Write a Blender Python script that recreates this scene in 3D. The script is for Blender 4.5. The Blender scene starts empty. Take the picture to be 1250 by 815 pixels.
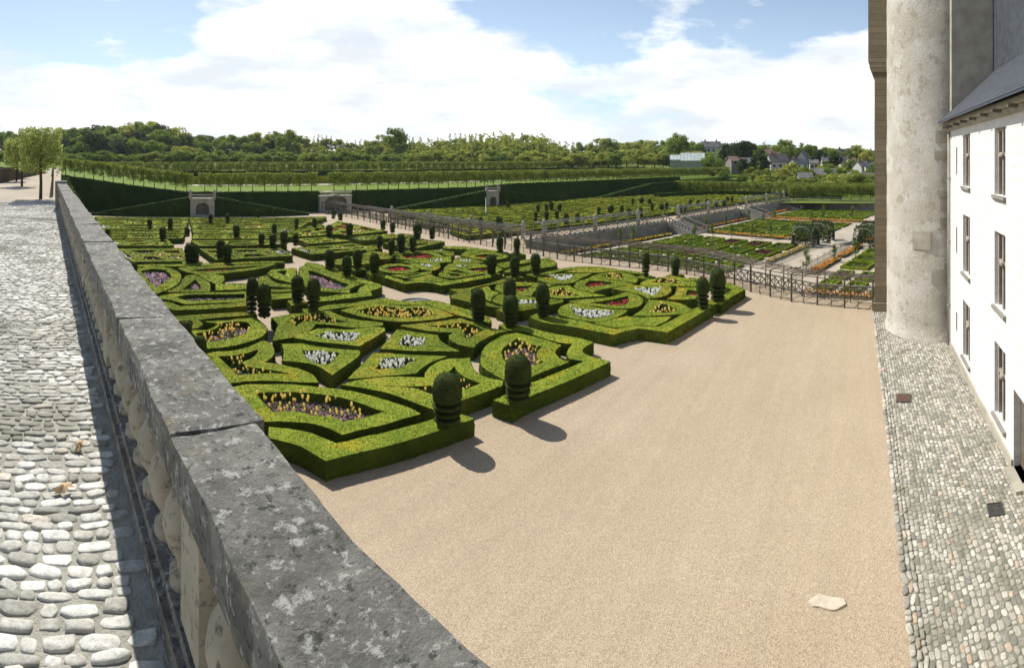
CLOUD_LOC = (0.35, 0.2, 0.1)
EXPOSURE = 0.4
HAZE = 0.00011
import bpy, math, random
import numpy as np
from mathutils import Vector, Matrix, noise
from mathutils.geometry import delaunay_2d_cdt
random.seed(7); RNG = np.random.default_rng(7)
sc = bpy.context.scene
COL = sc.collection
CAMZ = 9.0
A17 = math.radians(17)
HH = 0.57                      # height of the clipped box hedges

# ------------------------------------------------------------------ image-pixel helpers
def pix_to_ground(x, y, z=0.0):
    """traced image pixel, projected to a ground position on the level z"""
    t = (1045 - x) / 630.0; r = 630.0 * (CAMZ - z) / (y - 192.0)  # pixel column gives the angle, pixel row the distance
    return (r * math.cos(t), r * math.sin(t), z)
def pq(p, q, z=0.0):           # axes of the gardens (turned 17 degrees from the castle)
    return (p * math.cos(A17) + q * math.sin(A17), -p * math.sin(A17) + q * math.cos(A17), z)
def p_at(x, q):                # p of the point on row q seen at image column x
    t = (1045 - x) / 630.0 + A17
    return q / math.tan(t)
IMG_CROPS = dict(a1=(220,370), a2=(400,350), a3=(280,460), a4=(440,400), a5=(560,370), a6=(540,320), a7=(720,310), a8=(640,310),
    b1=(110,255), b2=(300,255), b3=(480,255), b4=(400,220), b5=(580,220), b6=(720,220), b7=(880,255), b8=(880,160))  # pixel origins of the enlarged image crops
def img_crop(k, pts, z=HH):  # outline in crop pixels, projected onto the level z
    s = 6.25
    if k == 'z5': x0, y0, s = 200, 350, 2.974
    else: x0, y0 = IMG_CROPS[k]
    return [pix_to_ground(x0 + x / s, y0 + y / s, z)[:2] for x, y in pts]

# ------------------------------------------------------------------ materials
def newmat(name):
    m = bpy.data.materials.new(name); m.use_nodes = True
    nt = m.node_tree; nt.nodes.clear()
    return m, nt, nt.nodes, nt.links
def mix_col(nt, fac, a, b, blend='MIX'):
    n = nt.nodes.new('ShaderNodeMix'); n.data_type = 'RGBA'; n.blend_type = blend
    for i, v in ((0, fac), (6, a), (7, b)):
        if isinstance(v, (int, float)): n.inputs[i].default_value = v
        elif isinstance(v, tuple): n.inputs[i].default_value = (*v, 1) if len(v) == 3 else v
        else: nt.links.new(v, n.inputs[i])
    return n.outputs[2]
def tex_noise(nt, vec, scale, detail=4, rough=.6):
    n = nt.nodes.new('ShaderNodeTexNoise'); n.inputs['Scale'].default_value = scale
    n.inputs['Detail'].default_value = detail; n.inputs['Roughness'].default_value = rough
    nt.links.new(vec, n.inputs['Vector']); return n.outputs['Fac']
def ramp(nt, fac, stops):
    n = nt.nodes.new('ShaderNodeValToRGB'); e = n.color_ramp.elements
    while len(e) < len(stops): e.new(.5)
    for i, (p, c) in enumerate(stops):
        e[i].position = p; e[i].color = (c, c, c, 1) if isinstance(c, (int, float)) else (*c, 1)
    nt.links.new(fac, n.inputs[0]); return n.outputs[0]
def position(nt):
    return nt.nodes.new('ShaderNodeNewGeometry').outputs['Position']
def objcoord(nt):
    return nt.nodes.new('ShaderNodeTexCoord').outputs['Object']
def island(nt):
    return nt.nodes.new('ShaderNodeNewGeometry').outputs['Random Per Island']
def finish(m, nt, col, rough=.8, bumpfac=None, bump=.3, dist=.02, transl=0, spec=.3, metal=0):
    b = nt.nodes.new('ShaderNodeBsdfPrincipled'); o = nt.nodes.new('ShaderNodeOutputMaterial')
    if isinstance(col, tuple): b.inputs['Base Color'].default_value = (*col, 1)
    else: nt.links.new(col, b.inputs['Base Color'])
    b.inputs['Roughness'].default_value = rough; b.inputs['Specular IOR Level'].default_value = spec
    b.inputs['Metallic'].default_value = metal
    if bumpfac is not None:
        bn = nt.nodes.new('ShaderNodeBump'); bn.inputs['Strength'].default_value = bump; bn.inputs['Distance'].default_value = dist
        nt.links.new(bumpfac, bn.inputs['Height']); nt.links.new(bn.outputs[0], b.inputs['Normal'])
    out = b.outputs[0]
    if transl:
        tr = nt.nodes.new('ShaderNodeBsdfTranslucent')
        if isinstance(col, tuple): tr.inputs[0].default_value = (*col, 1)
        else: nt.links.new(col, tr.inputs[0])
        mx = nt.nodes.new('ShaderNodeMixShader'); mx.inputs[0].default_value = transl
        nt.links.new(out, mx.inputs[1]); nt.links.new(tr.outputs[0], mx.inputs[2]); out = mx.outputs[0]
    nt.links.new(out, o.inputs[0]); return m
def simple(name, a, b=None, scale=3, rough=.85, bump=.2, bscale=None, dist=.02, spec=.3, metal=0):
    m, nt, N, L = newmat(name); v = position(nt)
    b = b or tuple(c * .7 for c in a)
    f = tex_noise(nt, v, scale); col = mix_col(nt, ramp(nt, f, [(.35, 0.), (.65, 1.)]), a, b)
    return finish(m, nt, col, rough, tex_noise(nt, v, bscale or scale * 6), bump, dist, 0, spec, metal)
def foliage(name, a, b, c, scale=.8, transl=.3, obj=False, spread=.55, plants=0):
    """a/b patches, c strays, leaf to leaf variation"""
    m, nt, N, L = newmat(name); v = position(nt)
    col = mix_col(nt, ramp(nt, tex_noise(nt, v, scale, 5), [(.38, 0.), (.62, 1.)]), a, b)
    col = mix_col(nt, ramp(nt, tex_noise(nt, v, scale * .31 + .05, 3), [(.55, 0.), (.68, .75)]), col, c)
    if plants:      # each bush in the row has its own tint
        vo = N.new('ShaderNodeTexVoronoi'); vo.inputs['Scale'].default_value = plants; L.new(v, vo.inputs['Vector']); sc_ = N.new('ShaderNodeSeparateColor'); L.new(vo.outputs['Color'], sc_.inputs[0])
        col = mix_col(nt, 1.0, col, ramp(nt, sc_.outputs[0], [(0., (.82,.87,.8)), (.3, (.96,.98,.95)), (.75, (1.03,1.01,1.)), (.9, (1.14,1.05,1.)), (1., (1.38,1.08,.9))]), 'MULTIPLY')
    r = island(nt)
    col = mix_col(nt, 1.0, col, ramp(nt, r, [(0., 1 - spread), (1., 1 + spread * .6)]), 'MULTIPLY')
    if obj:
        oi = nt.nodes.new('ShaderNodeObjectInfo').outputs['Random']
        col = mix_col(nt, 1.0, col, ramp(nt, oi, [(0., (.82, .86, .82)), (.5, (1., .98, .95)), (1., (1.14, 1.1, .98))]), 'MULTIPLY')
    return finish(m, nt, col, .85, tex_noise(nt, v, 40, 2), .5, .02, transl, .08)

M = {}
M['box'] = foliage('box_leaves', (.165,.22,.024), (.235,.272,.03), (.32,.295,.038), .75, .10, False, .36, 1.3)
M['box_side'] = foliage('dark_box_leaves', (.062,.10,.015), (.10,.14,.02), (.15,.145,.025), .75, .08, False, .45, 1.3)  # darker green than the clipped tops, used on every box hedge side
M['box_far'] = foliage('box_leaves_far', (.18,.225,.025), (.28,.30,.03), (.33,.30,.035), .35, .2, False, .5, .9)
M['box_low'] = foliage('low_edging_leaves', (.16,.235,.022), (.23,.30,.03), (.26,.28,.04), .5, .3)
M['yew'] = foliage('yew_leaves', (.042,.062,.018), (.06,.08,.022), (.078,.092,.026), 2., .12)
M['dark_hedge'] = foliage('hornbeam_leaves', (.030,.060,.012), (.05,.085,.016), (.045,.07,.014), .6, .22)
M['lime'] = foliage('lime_leaves', (.31,.38,.10), (.41,.45,.15), (.36,.40,.11), 1.2, .5)
M['lime_far'] = foliage('pleached_lime_leaves', (.21,.27,.045), (.31,.35,.07), (.27,.30,.06), .5, .48)
M['wood_green'] = foliage('broadleaf_leaves', (.19,.28,.05), (.28,.35,.07), (.30,.33,.08), .06, .45, True)
M['wood_light'] = foliage('spring_leaves', (.34,.39,.07), (.44,.46,.10), (.40,.40,.12), .06, .48, True)
M['wood_dark'] = foliage('evergreen_leaves', (.06,.09,.036), (.085,.115,.045), (.085,.10,.045), .12, .3, True)
M['veg'] = foliage('vegetable_leaves', (.21,.31,.045), (.29,.37,.06), (.24,.27,.08), 1.5, .35, True)
M['pear'] = foliage('pear_leaves', (.14,.21,.05), (.20,.26,.07), (.17,.22,.05), 2., .4)
M['bark'] = simple('bark', (.07,.055,.04), (.04,.032,.025), 8)
M['vine'] = simple('vine_wood', (.19,.155,.12), (.11,.085,.065), 12)
M['post'] = simple('weathered_post_wood', (.17,.145,.105), (.10,.085,.062), 5)
M['lattice'] = simple('grey_lattice_wood', (.26,.26,.24), (.17,.17,.16), 4)
M['soil'] = simple('dark_soil', (.035,.026,.018), (.05,.036,.026), 6, .95, .6)
M['stone'] = simple('pale_limestone', (.42,.39,.32), (.31,.28,.22), 1.5, .85, .3, 14)
M['greystone'] = simple('grey_garden_stone', (.30,.285,.245), (.20,.19,.165), 1.2, .9, .4, 10)
M['slate'] = simple('slate_roof', (.07,.08,.095), (.045,.05,.06), 3, .55, .3, 30)
M['dark'] = simple('dark_interior', (.02,.02,.022), (.03,.03,.03), 3, .3, .05)
M['glass'] = simple('window_glass', (.05,.055,.06), (.035,.04,.045), .4, .08, .02, 2, .01, .6)
M['frame'] = simple('brown_grey_window_stone', (.38,.335,.285), (.28,.245,.205), 4)
M['iron'] = simple('rusty_iron', (.13,.07,.05), (.08,.045,.035), 12, .7, .3)
M['darkiron'] = simple('dark_iron', (.05,.05,.045), (.08,.08,.07), 12, .6, .3)
M['water'] = simple('dark_water', (.02,.025,.02), (.03,.035,.03), .5, .05, .03, 3, .01, .6)
M['whitewall'] = simple('white_render', (.52,.515,.49), (.42,.415,.39), .5, .9, .1, 8)
M['greyroof'] = simple('grey_tile_roof', (.15,.145,.14), (.09,.09,.09), .6, .8, .3, 6)
M['redroof'] = simple('red_tile_roof', (.20,.125,.10), (.14,.09,.075), .8, .8, .3, 6)
M['brownroof'] = simple('brown_tile_roof', (.13,.11,.10), (.09,.078,.07), .8, .8, .3, 6)
M['greenhouse'] = simple('whitewashed_glass', (.47,.52,.49), (.33,.39,.35), .8, .25, .05, 4, .01, .5)
M['stem'] = simple('tulip_stem', (.07,.13,.035), (.1,.16,.05), 20, .6, .05)
M['bluegreen'] = simple('blue_green_foliage', (.08,.14,.14), (.12,.18,.18), 15, .7, .1)
def petal(name, a, b):
    m, nt, N, L = newmat(name)
    col = mix_col(nt, island(nt), a, b)
    return finish(m, nt, col, .5, None, 0, 0, .62, .2)
M['yellow'] = petal('yellow_petals', (.95,.75,.22), (.95,.84,.45))
M['white'] = petal('white_petals', (.88,.88,.80), (.92,.92,.88))
M['red'] = petal('red_petals', (.50,.03,.04), (.66,.09,.10))
M['mauve'] = petal('mauve_petals', (.50,.28,.36), (.64,.44,.46))
M['orange'] = petal('orange_petals', (.72,.25,.03), (.80,.40,.07))
M['gold'] = petal('golden_petals', (.75,.48,.03), (.82,.60,.10))

def m_gravel():
    m, nt, N, L = newmat('tan_gravel'); v = position(nt)
    big = tex_noise(nt, v, .18, 5, .65)
    col = mix_col(nt, ramp(nt, big, [(.35, 0.), (.65, 1.)]), (.42,.342,.25), (.385,.308,.218))
    vo = N.new('ShaderNodeTexVoronoi'); vo.inputs['Scale'].default_value = 55; L.new(v, vo.inputs['Vector'])
    sp = N.new('ShaderNodeSeparateColor'); L.new(vo.outputs['Color'], sp.inputs[0])
    col = mix_col(nt, 1., col, ramp(nt, sp.outputs[0], [(0., (.66,.62,.58)), (.3, (.93,.91,.89)), (.75, (1.03,1.03,1.0)), (1., (1.3,1.3,1.27))]), 'MULTIPLY')
    fine = tex_noise(nt, v, 22, 6, .7)
    col = mix_col(nt, 1., col, ramp(nt, fine, [(.3, .92), (.7, 1.07)]), 'MULTIPLY')
    ms = N.new('ShaderNodeMapping'); ms.inputs['Rotation'].default_value = (0,0,.16); ms.inputs['Scale'].default_value = (.12,1.7,1.); L.new(v, ms.inputs['Vector'])
    col = mix_col(nt, 1., col, ramp(nt, tex_noise(nt, ms.outputs[0], 1.2, 5, .6), [(.36, .955), (.5, 1.), (.66, 1.03)]), 'MULTIPLY')
    col = mix_col(nt, ramp(nt, tex_noise(nt, v, .42, 6, .7), [(.54, 0.), (.72, .45)]), col, (.33,.265,.18))
    # faint rake / wheel marks along the walk
    w = N.new('ShaderNodeTexWave'); w.bands_direction = 'Y'; w.inputs['Scale'].default_value = .55; w.inputs['Distortion'].default_value = 6.; w.inputs['Detail'].default_value = 3
    w.inputs['Detail Scale'].default_value = .4; L.new(v, w.inputs['Vector'])
    col = mix_col(nt, 1., col, ramp(nt, w.outputs['Fac'], [(0., .995), (.5, 1.), (1., 1.004)]), 'MULTIPLY')
    return finish(m, nt, col, .95, vo.outputs['Distance'], .5, .02)
M['gravel'] = m_gravel()
def m_coping():
    m, nt, N, L = newmat('lichen_stone'); v = position(nt)
    col = mix_col(nt, ramp(nt, tex_noise(nt, v, 5, 8, .7), [(.36, 0.), (.62, 1.)]), (.105,.102,.09), (.245,.236,.205))
    col = mix_col(nt, ramp(nt, tex_noise(nt, v, 19, 9, .75), [(.535, 0.), (.60, .85)]), col, (.47,.46,.42))
    col = mix_col(nt, ramp(nt, tex_noise(nt, v, 34, 8, .7), [(.55, 0.), (.62, .8)]), col, (.035,.035,.032))
    col = mix_col(nt, ramp(nt, tex_noise(nt, v, 3.1, 4, .6), [(.60, 0.), (.68, .55)]), col, (.20,.17,.10))
    return finish(m, nt, col, .92, tex_noise(nt, v, 30, 10, .75), .8, .03)
M['coping'] = m_coping()
def m_baluster():
    m, nt, N, L = newmat('warm_baluster_stone'); v = position(nt)
    col = mix_col(nt, ramp(nt, tex_noise(nt, v, 4, 5), [(.35, 0.), (.65, 1.)]), (.36,.325,.25), (.28,.25,.19))
    col = mix_col(nt, ramp(nt, tex_noise(nt, v, 17, 8, .7), [(.53, 0.), (.64, .9)]), col, (.10,.085,.06))
    return finish(m, nt, col, .9, tex_noise(nt, v, 40, 5), .3, .01)
M['baluster'] = m_baluster()
def m_cobble(name, stops, moss):
    m, nt, N, L = newmat(name); v = position(nt)
    col = ramp(nt, island(nt), stops)
    col = mix_col(nt, 1., col, ramp(nt, tex_noise(nt, v, 24, 7, .75), [(.3, .55), (.7, 1.25)]), 'MULTIPLY')
    col = mix_col(nt, ramp(nt, tex_noise(nt, v, .9, 5, .6), [(.48, 0.), (.66, moss)]), col, (.17,.165,.12))
    return finish(m, nt, col, .85, tex_noise(nt, v, 45, 6, .7), .6, .012)
M['cobble'] = m_cobble('pale_cobbles', [(0., (.30,.29,.25)), (.25, (.50,.485,.43)), (.6, (.64,.625,.57)), (.9, (.78,.765,.71)), (1., (.60,.53,.44))], .85)
M['court_cobble'] = m_cobble('court_cobbles', [(0., (.20,.19,.165)), (.3, (.35,.325,.275)), (.65, (.46,.43,.365)), (.9, (.60,.565,.49)), (1., (.46,.35,.255))], .7)
M['mortar'] = simple('grey_mortar', (.38,.365,.31), (.27,.262,.22), 8, .95, .8, 40)
M['court_mortar'] = simple('mossy_mortar', (.24,.23,.185), (.15,.155,.115), 3, .95, .6, 40)
M['ground'] = simple('pale_path_gravel', (.42,.36,.28), (.34,.29,.22), .4, .95, .3, 20)
M['lawn'] = foliage('lawn_grass', (.11,.165,.02), (.145,.20,.026), (.14,.18,.026), .15, 0., False, 0.)
M['field'] = foliage('field_grass', (.09,.13,.02), (.13,.16,.03), (.13,.14,.04), .03, 0., False, 0.)
def m_ashlar(name, a, b, mortar, scale, bw, bh, stain=None):
    m, nt, N, L = newmat(name); tc = objcoord(nt)
    mp = N.new('ShaderNodeMapping'); mp.inputs['Rotation'].default_value = (math.radians(90), 0, 0); L.new(tc, mp.inputs['Vector'])
    br = N.new('ShaderNodeTexBrick'); br.inputs['Scale'].default_value = scale
    br.inputs['Color1'].default_value = (*a, 1); br.inputs['Color2'].default_value = (*b, 1); br.inputs['Mortar'].default_value = (*mortar, 1)
    br.inputs['Mortar Size'].default_value = .012; br.inputs['Brick Width'].default_value = bw; br.inputs['Row Height'].default_value = bh
    L.new(mp.outputs[0], br.inputs['Vector'])
    v = position(nt)
    col = mix_col(nt, 1., br.outputs['Color'], ramp(nt, tex_noise(nt, v, 3, 7, .7), [(.3, .86), (.7, 1.08)]), 'MULTIPLY')
    if stain: col = mix_col(nt, ramp(nt, tex_noise(nt, v, .7, 6, .65), [(.52, 0.), (.7, .6)]), col, stain)
    return finish(m, nt, col, .9, tex_noise(nt, v, 18, 7, .7), .35, .015)
M['ashlar'] = m_ashlar('white_ashlar', (.73,.72,.69), (.69,.68,.655), (.56,.55,.52), 1, .9, .38, (.64,.625,.585))
def m_tower():
    m, nt, N, L = newmat('weathered_tower_render'); v = position(nt)
    col = mix_col(nt, ramp(nt, tex_noise(nt, v, .55, 6, .6), [(.40, 0.), (.62, 1.)]), (.58,.55,.49), (.48,.44,.365))
    col = mix_col(nt, ramp(nt, tex_noise(nt, v, 1.5, 8, .72), [(.54, 0.), (.60, .8)]), col, (.38,.335,.265))
    col = mix_col(nt, ramp(nt, tex_noise(nt, v, .8, 3, .5), [(.63, 0.), (.645, .8)]), col, (.60,.58,.51))
    col = mix_col(nt, 1., col, ramp(nt, tex_noise(nt, v, 9, 8, .75), [(.3, .8), (.7, 1.12)]), 'MULTIPLY')
    h = mix_col(nt, .5, tex_noise(nt, v, 4, 8, .7), tex_noise(nt, v, 16, 6, .7))
    return finish(m, nt, col, .95, h, .9, .06)
M['tower'] = m_tower()
M['keep'] = m_ashlar('tan_ashlar', (.30,.25,.17), (.23,.19,.125), (.13,.11,.075), 1, .7, .36, (.24,.20,.14))

# ------------------------------------------------------------------ mesh building
class MB:
    def __init__(s): s.v = []; s.f = []; s.n = 0
    def add(s, verts, faces, mat=0, smooth=False):
        verts = np.asarray(verts, dtype=np.float64).reshape(-1, 3)
        if isinstance(faces, np.ndarray): s.f.append((faces + s.n, mat, smooth))
        else:
            by = {}
            for f in faces: by.setdefault(len(f), []).append(f)
            for k, fl in by.items(): s.f.append((np.array(fl, dtype=np.int64) + s.n, mat, smooth))
        s.v.append(verts); s.n += len(verts); return s
    def box(s, x0, x1, y0, y1, z0, z1, mat=0):
        v = [(x, y, z) for z in (z0, z1) for y in (y0, y1) for x in (x0, x1)]
        return s.add(v, [(0,2,3,1),(4,5,7,6),(0,1,5,4),(2,6,7,3),(0,4,6,2),(1,3,7,5)], mat)
    def beam(s, a, b, w, h=None, mat=0, up=(0,0,1)):
        a = Vector(a); b = Vector(b); d = (b - a); L = d.length; d.normalize(); h = h or w
        u = Vector(up)
        if abs(d.dot(u)) > .98: u = Vector((1,0,0))
        x = d.cross(u).normalized(); y = x.cross(d).normalized()
        v = [p + x * (sx * w / 2) + y * (sy * h / 2) for p in (a, b) for sx, sy in ((-1,-1),(1,-1),(1,1),(-1,1))]
        return s.add([tuple(q) for q in v], [(3,2,1,0),(4,5,6,7),(0,1,5,4),(1,2,6,5),(2,3,7,6),(3,0,4,7)], mat)
    def tube(s, pts, rad, seg=6, mat=0):
        pts = [Vector(p) for p in pts]; V = []; F = []
        for i, p in enumerate(pts):
            d = (pts[min(i+1, len(pts)-1)] - pts[max(i-1, 0)]).normalized()
            u = Vector((0,0,1)) if abs(d.z) < .9 else Vector((1,0,0))
            x = d.cross(u).normalized(); y = d.cross(x)
            r = rad[i] if isinstance(rad, (list, tuple)) else rad
            V += [tuple(p + (x * math.cos(k*2*math.pi/seg) + y * math.sin(k*2*math.pi/seg)) * r) for k in range(seg)]
        for i in range(len(pts)-1):
            for k in range(seg): F.append((i*seg+k, i*seg+(k+1) % seg, (i+1)*seg+(k+1) % seg, (i+1)*seg+k))
        F.append(tuple(range(seg))[::-1]); F.append(tuple((len(pts)-1)*seg+k for k in range(seg)))
        return s.add(V, F, mat, True)
    def lathe(s, prof, seg=16, c=(0,0,0), mat=0, smooth=True):
        V = [(c[0]+r*math.cos(2*math.pi*k/seg), c[1]+r*math.sin(2*math.pi*k/seg), c[2]+z) for r, z in prof for k in range(seg)]
        F = [(i*seg+k, i*seg+(k+1) % seg, (i+1)*seg+(k+1) % seg, (i+1)*seg+k) for i in range(len(prof)-1) for k in range(seg)]
        if prof[-1][0] > 1e-4: F.append(tuple((len(prof)-1)*seg+k for k in range(seg)))
        return s.add(V, F, mat, smooth)
    def prism(s, poly, z0, z1, mat=0):
        n = len(poly); V = [(x, y, z0) for x, y in poly] + [(x, y, z1) for x, y in poly]
        return s.add(V, [tuple(range(n))[::-1], tuple(range(n, 2*n))] + [(i, (i+1) % n, n+(i+1) % n, n+i) for i in range(n)], mat)
    def leaves(s, P, Nn, size, tilt=.8, mat=0, aspect=.62, jitter=.35):
        P = np.asarray(P); n = len(P)
        if n == 0: return s
        d = np.asarray(Nn) + RNG.normal(size=(n, 3)) * tilt; d /= np.linalg.norm(d, axis=1, keepdims=True) + 1e-9
        t = np.cross(d, RNG.normal(size=(n, 3))); t /= np.linalg.norm(t, axis=1, keepdims=True) + 1e-9
        b = np.cross(d, t); sz = (size * (1 + jitter * RNG.uniform(-1, 1, n)))[:, None]
        V = np.stack([P - t*sz, P - b*sz*aspect, P + t*sz, P + b*sz*aspect], 1).reshape(-1, 3)
        F = np.arange(4*n).reshape(n, 4)
        return s.add(V, F, mat)
    def build(s, name, mats, parent=None, loc=None, link=True):
        me = bpy.data.meshes.new(name)
        V = np.concatenate(s.v); me.vertices.add(len(V)); me.vertices.foreach_set('co', V.astype(np.float32).ravel())
        li = np.concatenate([f.ravel() for f, _, _ in s.f]); me.loops.add(len(li)); me.loops.foreach_set('vertex_index', li.astype(np.int32))
        tot = np.concatenate([np.full(len(f), f.shape[1]) for f, _, _ in s.f])
        st = np.concatenate([[0], np.cumsum(tot)[:-1]])
        me.polygons.add(len(tot)); me.polygons.foreach_set('loop_start', st.astype(np.int32))
        me.polygons.foreach_set('material_index', np.concatenate([np.full(len(f), m) for f, m, _ in s.f]).astype(np.int32))
        me.polygons.foreach_set('use_smooth', np.concatenate([np.full(len(f), sm) for f, _, sm in s.f]).astype(bool))
        me.update(calc_edges=True); me.validate()
        for m in (mats if isinstance(mats, (list, tuple)) else [mats]): me.materials.append(M[m])
        o = bpy.data.objects.new(name, me)
        if link: COL.objects.link(o)
        if parent: o.parent = parent
        if loc: o.location = loc
        return o
def tag(o, label, cat=None, group=None, kind=None):
    o['label'] = label
    if cat: o['category'] = cat
    if group: o['group'] = group
    if kind: o['kind'] = kind
    return o
def structure(o): o['kind'] = 'structure'; return o
def empty(name, loc, label, cat, group=None, rz=0):
    o = bpy.data.objects.new(name, None); COL.objects.link(o); o.location = loc; o.rotation_euler = (0, 0, rz)
    o.empty_display_size = .2
    return tag(o, label, cat, group)
def copy_tree(o, parent=None):
    c = o.copy(); COL.objects.link(c); c.parent = parent
    for ch in [x for x in KIDS(o)]: copy_tree(ch, c)
    return c
def KIDS(o): return list(o.children)

# ------------------------------------------------------------------ outlines
def refine(poly, step):
    """round the flowing parts of an outline, keep its sharp corners, resample"""
    P = [Vector(p) for p in poly]; n = len(P); corner = []
    for i in range(n):
        a = (P[i] - P[i-1]); b = (P[(i+1) % n] - P[i])
        corner.append(a.length > 1e-6 and b.length > 1e-6 and a.angle(b) > math.radians(48))
    out = []
    for i in range(n):
        p1, p2 = P[i], P[(i+1) % n]
        p0 = P[i-1] if not corner[i] else p1 + (p1 - p2) * .5
        p3 = P[(i+2) % n] if not corner[(i+1) % n] else p2 + (p2 - p1) * .5
        L = (p2 - p1).length; k = max(1, int(L / step))
        for j in range(k):
            t = j / k
            q = .5 * ((2*p1) + (p2-p0)*t + (2*p0-5*p1+4*p2-p3)*t*t + (3*p1-p0-3*p2+p3)*t**3)
            out.append((q.x, q.y))
    return out
def area(poly):
    return .5 * sum(poly[i-1][0]*poly[i][1] - poly[i][0]*poly[i-1][1] for i in range(len(poly)))
def inside_np(pts, poly):
    x, y = pts[:, 0], pts[:, 1]; r = np.zeros(len(pts), bool)
    for i in range(len(poly)):
        x1, y1 = poly[i-1]; x2, y2 = poly[i]
        c = (y1 > y) != (y2 > y)
        with np.errstate(divide='ignore', invalid='ignore'):
            r ^= c & (x < (x2-x1)*(y-y1)/(y2-y1+1e-12) + x1)
    return r
def fill(outer, holes, grid=None):
    loops = [outer] + holes; vs = []; es = []
    for lp in loops:
        s = len(vs); vs += [Vector(p) for p in lp]; n = len(lp)
        es += [(s+i, s+(i+1) % n) for i in range(n)]
    if grid:
        A = np.array(outer); x0, y0 = A.min(0); x1, y1 = A.max(0)
        gx, gy = np.meshgrid(np.arange(x0, x1, grid), np.arange(y0, y1, grid))
        g = np.stack([gx.ravel(), gy.ravel()], 1) + RNG.uniform(-.25, .25, (gx.size, 2)) * grid
        k = inside_np(g, outer)
        for h in holes: k &= ~inside_np(g, h)
        vs += [Vector(p) for p in g[k]]
    rv, re, rf, *_ = delaunay_2d_cdt(vs, es, [], 0, 1e-5)
    V = np.array([tuple(v) for v in rv]); F = np.array([f for f in rf if len(f) == 3])
    c = V[F].mean(1); k = inside_np(c, outer)
    for h in holes: k &= ~inside_np(c, h)
    F = F[k]
    a, b, d = V[F[:, 0]], V[F[:, 1]], V[F[:, 2]]
    cr = (b[:, 0]-a[:, 0])*(d[:, 1]-a[:, 1]) - (b[:, 1]-a[:, 1])*(d[:, 0]-a[:, 0])
    F[cr < 0] = F[cr < 0][:, ::-1]
    return V, F
def tri_points(V, F, density):
    a, b, c = V[F[:, 0]], V[F[:, 1]], V[F[:, 2]]
    n = np.cross(b-a, c-a); ar = np.linalg.norm(n, axis=1) / 2; tot = ar.sum()
    k = int(tot * density)
    if k < 1: return np.zeros((0, 3)), np.zeros((0, 3))
    i = RNG.choice(len(F), k, p=ar/tot); u, w = RNG.random(k), RNG.random(k); s = u + w > 1; u[s] = 1-u[s]; w[s] = 1-w[s]
    return a[i] + (b[i]-a[i])*u[:, None] + (c[i]-a[i])*w[:, None], n[i] / (2*ar[i][:, None] + 1e-9)
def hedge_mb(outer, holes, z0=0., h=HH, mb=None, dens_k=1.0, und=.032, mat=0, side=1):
    """a clipped hedge: undulating flat top, leafy sides, leaf quads over all faces"""
    mb = mb or MB()
    cx = sum(p[0] for p in outer)/len(outer); cy = sum(p[1] for p in outer)/len(outer); r = max(12, math.hypot(cx, cy))
    step = max(.16, .011 * r)
    if area(outer) < 0: outer = outer[::-1]
    outer = refine(outer, step); holes = [refine(hh if area(hh) < 0 else hh[::-1], step) for hh in holes]
    V2, F = fill(outer, holes, max(.22, .016*r))
    z = np.array([z0 + h + und * noise.noise((x*.9, y*.9, 3.3)) + und * .6 * noise.noise((x*3.1, y*3.1, 8)) for x, y in V2])
    V = np.column_stack([V2, z]); mb.add(V, F, mat)
    size = .019 * r / 14; dens = .5 / (size*size*1.25) * dens_k
    P, Nn = tri_points(V, F, dens)
    mb.leaves(P + Nn * RNG.uniform(-.3, .7, (len(P), 1)) * size, Nn, size, .55, mat)
    for lp in [outer] + holes:
        n = len(lp); L = np.array(lp); d = np.roll(L, -1, 0) - np.roll(L, 1, 0); d /= np.linalg.norm(d, axis=1, keepdims=True) + 1e-9
        o = np.column_stack([d[:, 1], -d[:, 0]])
        wob = np.array([noise.noise((x*2.2, y*2.2, 1.)) for x, y in lp])[:, None] * und
        rows = [np.column_stack([L, np.full(n, z0 + h + 0.)]),
                np.column_stack([L + o * (.015 + wob), np.full(n, z0 + h*.6)]), np.column_stack([L + o * (.0 + wob), np.full(n, z0)])]
        W = np.concatenate(rows); i = np.arange(n); j = (i+1) % n; FF = []
        for rr in range(2): FF.append(np.column_stack([(rr+1)*n + i, (rr+1)*n + j, rr*n + j, rr*n + i]))
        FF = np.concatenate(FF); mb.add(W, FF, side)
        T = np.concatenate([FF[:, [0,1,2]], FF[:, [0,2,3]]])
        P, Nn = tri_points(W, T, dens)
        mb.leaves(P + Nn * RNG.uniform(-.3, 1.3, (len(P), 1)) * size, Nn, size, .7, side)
    return mb
def sample_in(poly, n):
    A = np.array(poly); lo = A.min(0); hi = A.max(0); out = np.zeros((0, 2))
    while len(out) < n:
        g = RNG.uniform(lo, hi, (max(64, n*3), 2)); out = np.concatenate([out, g[inside_np(g, poly)]])
        if abs(area(poly)) < 1e-4: break
    return out[:n]
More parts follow.
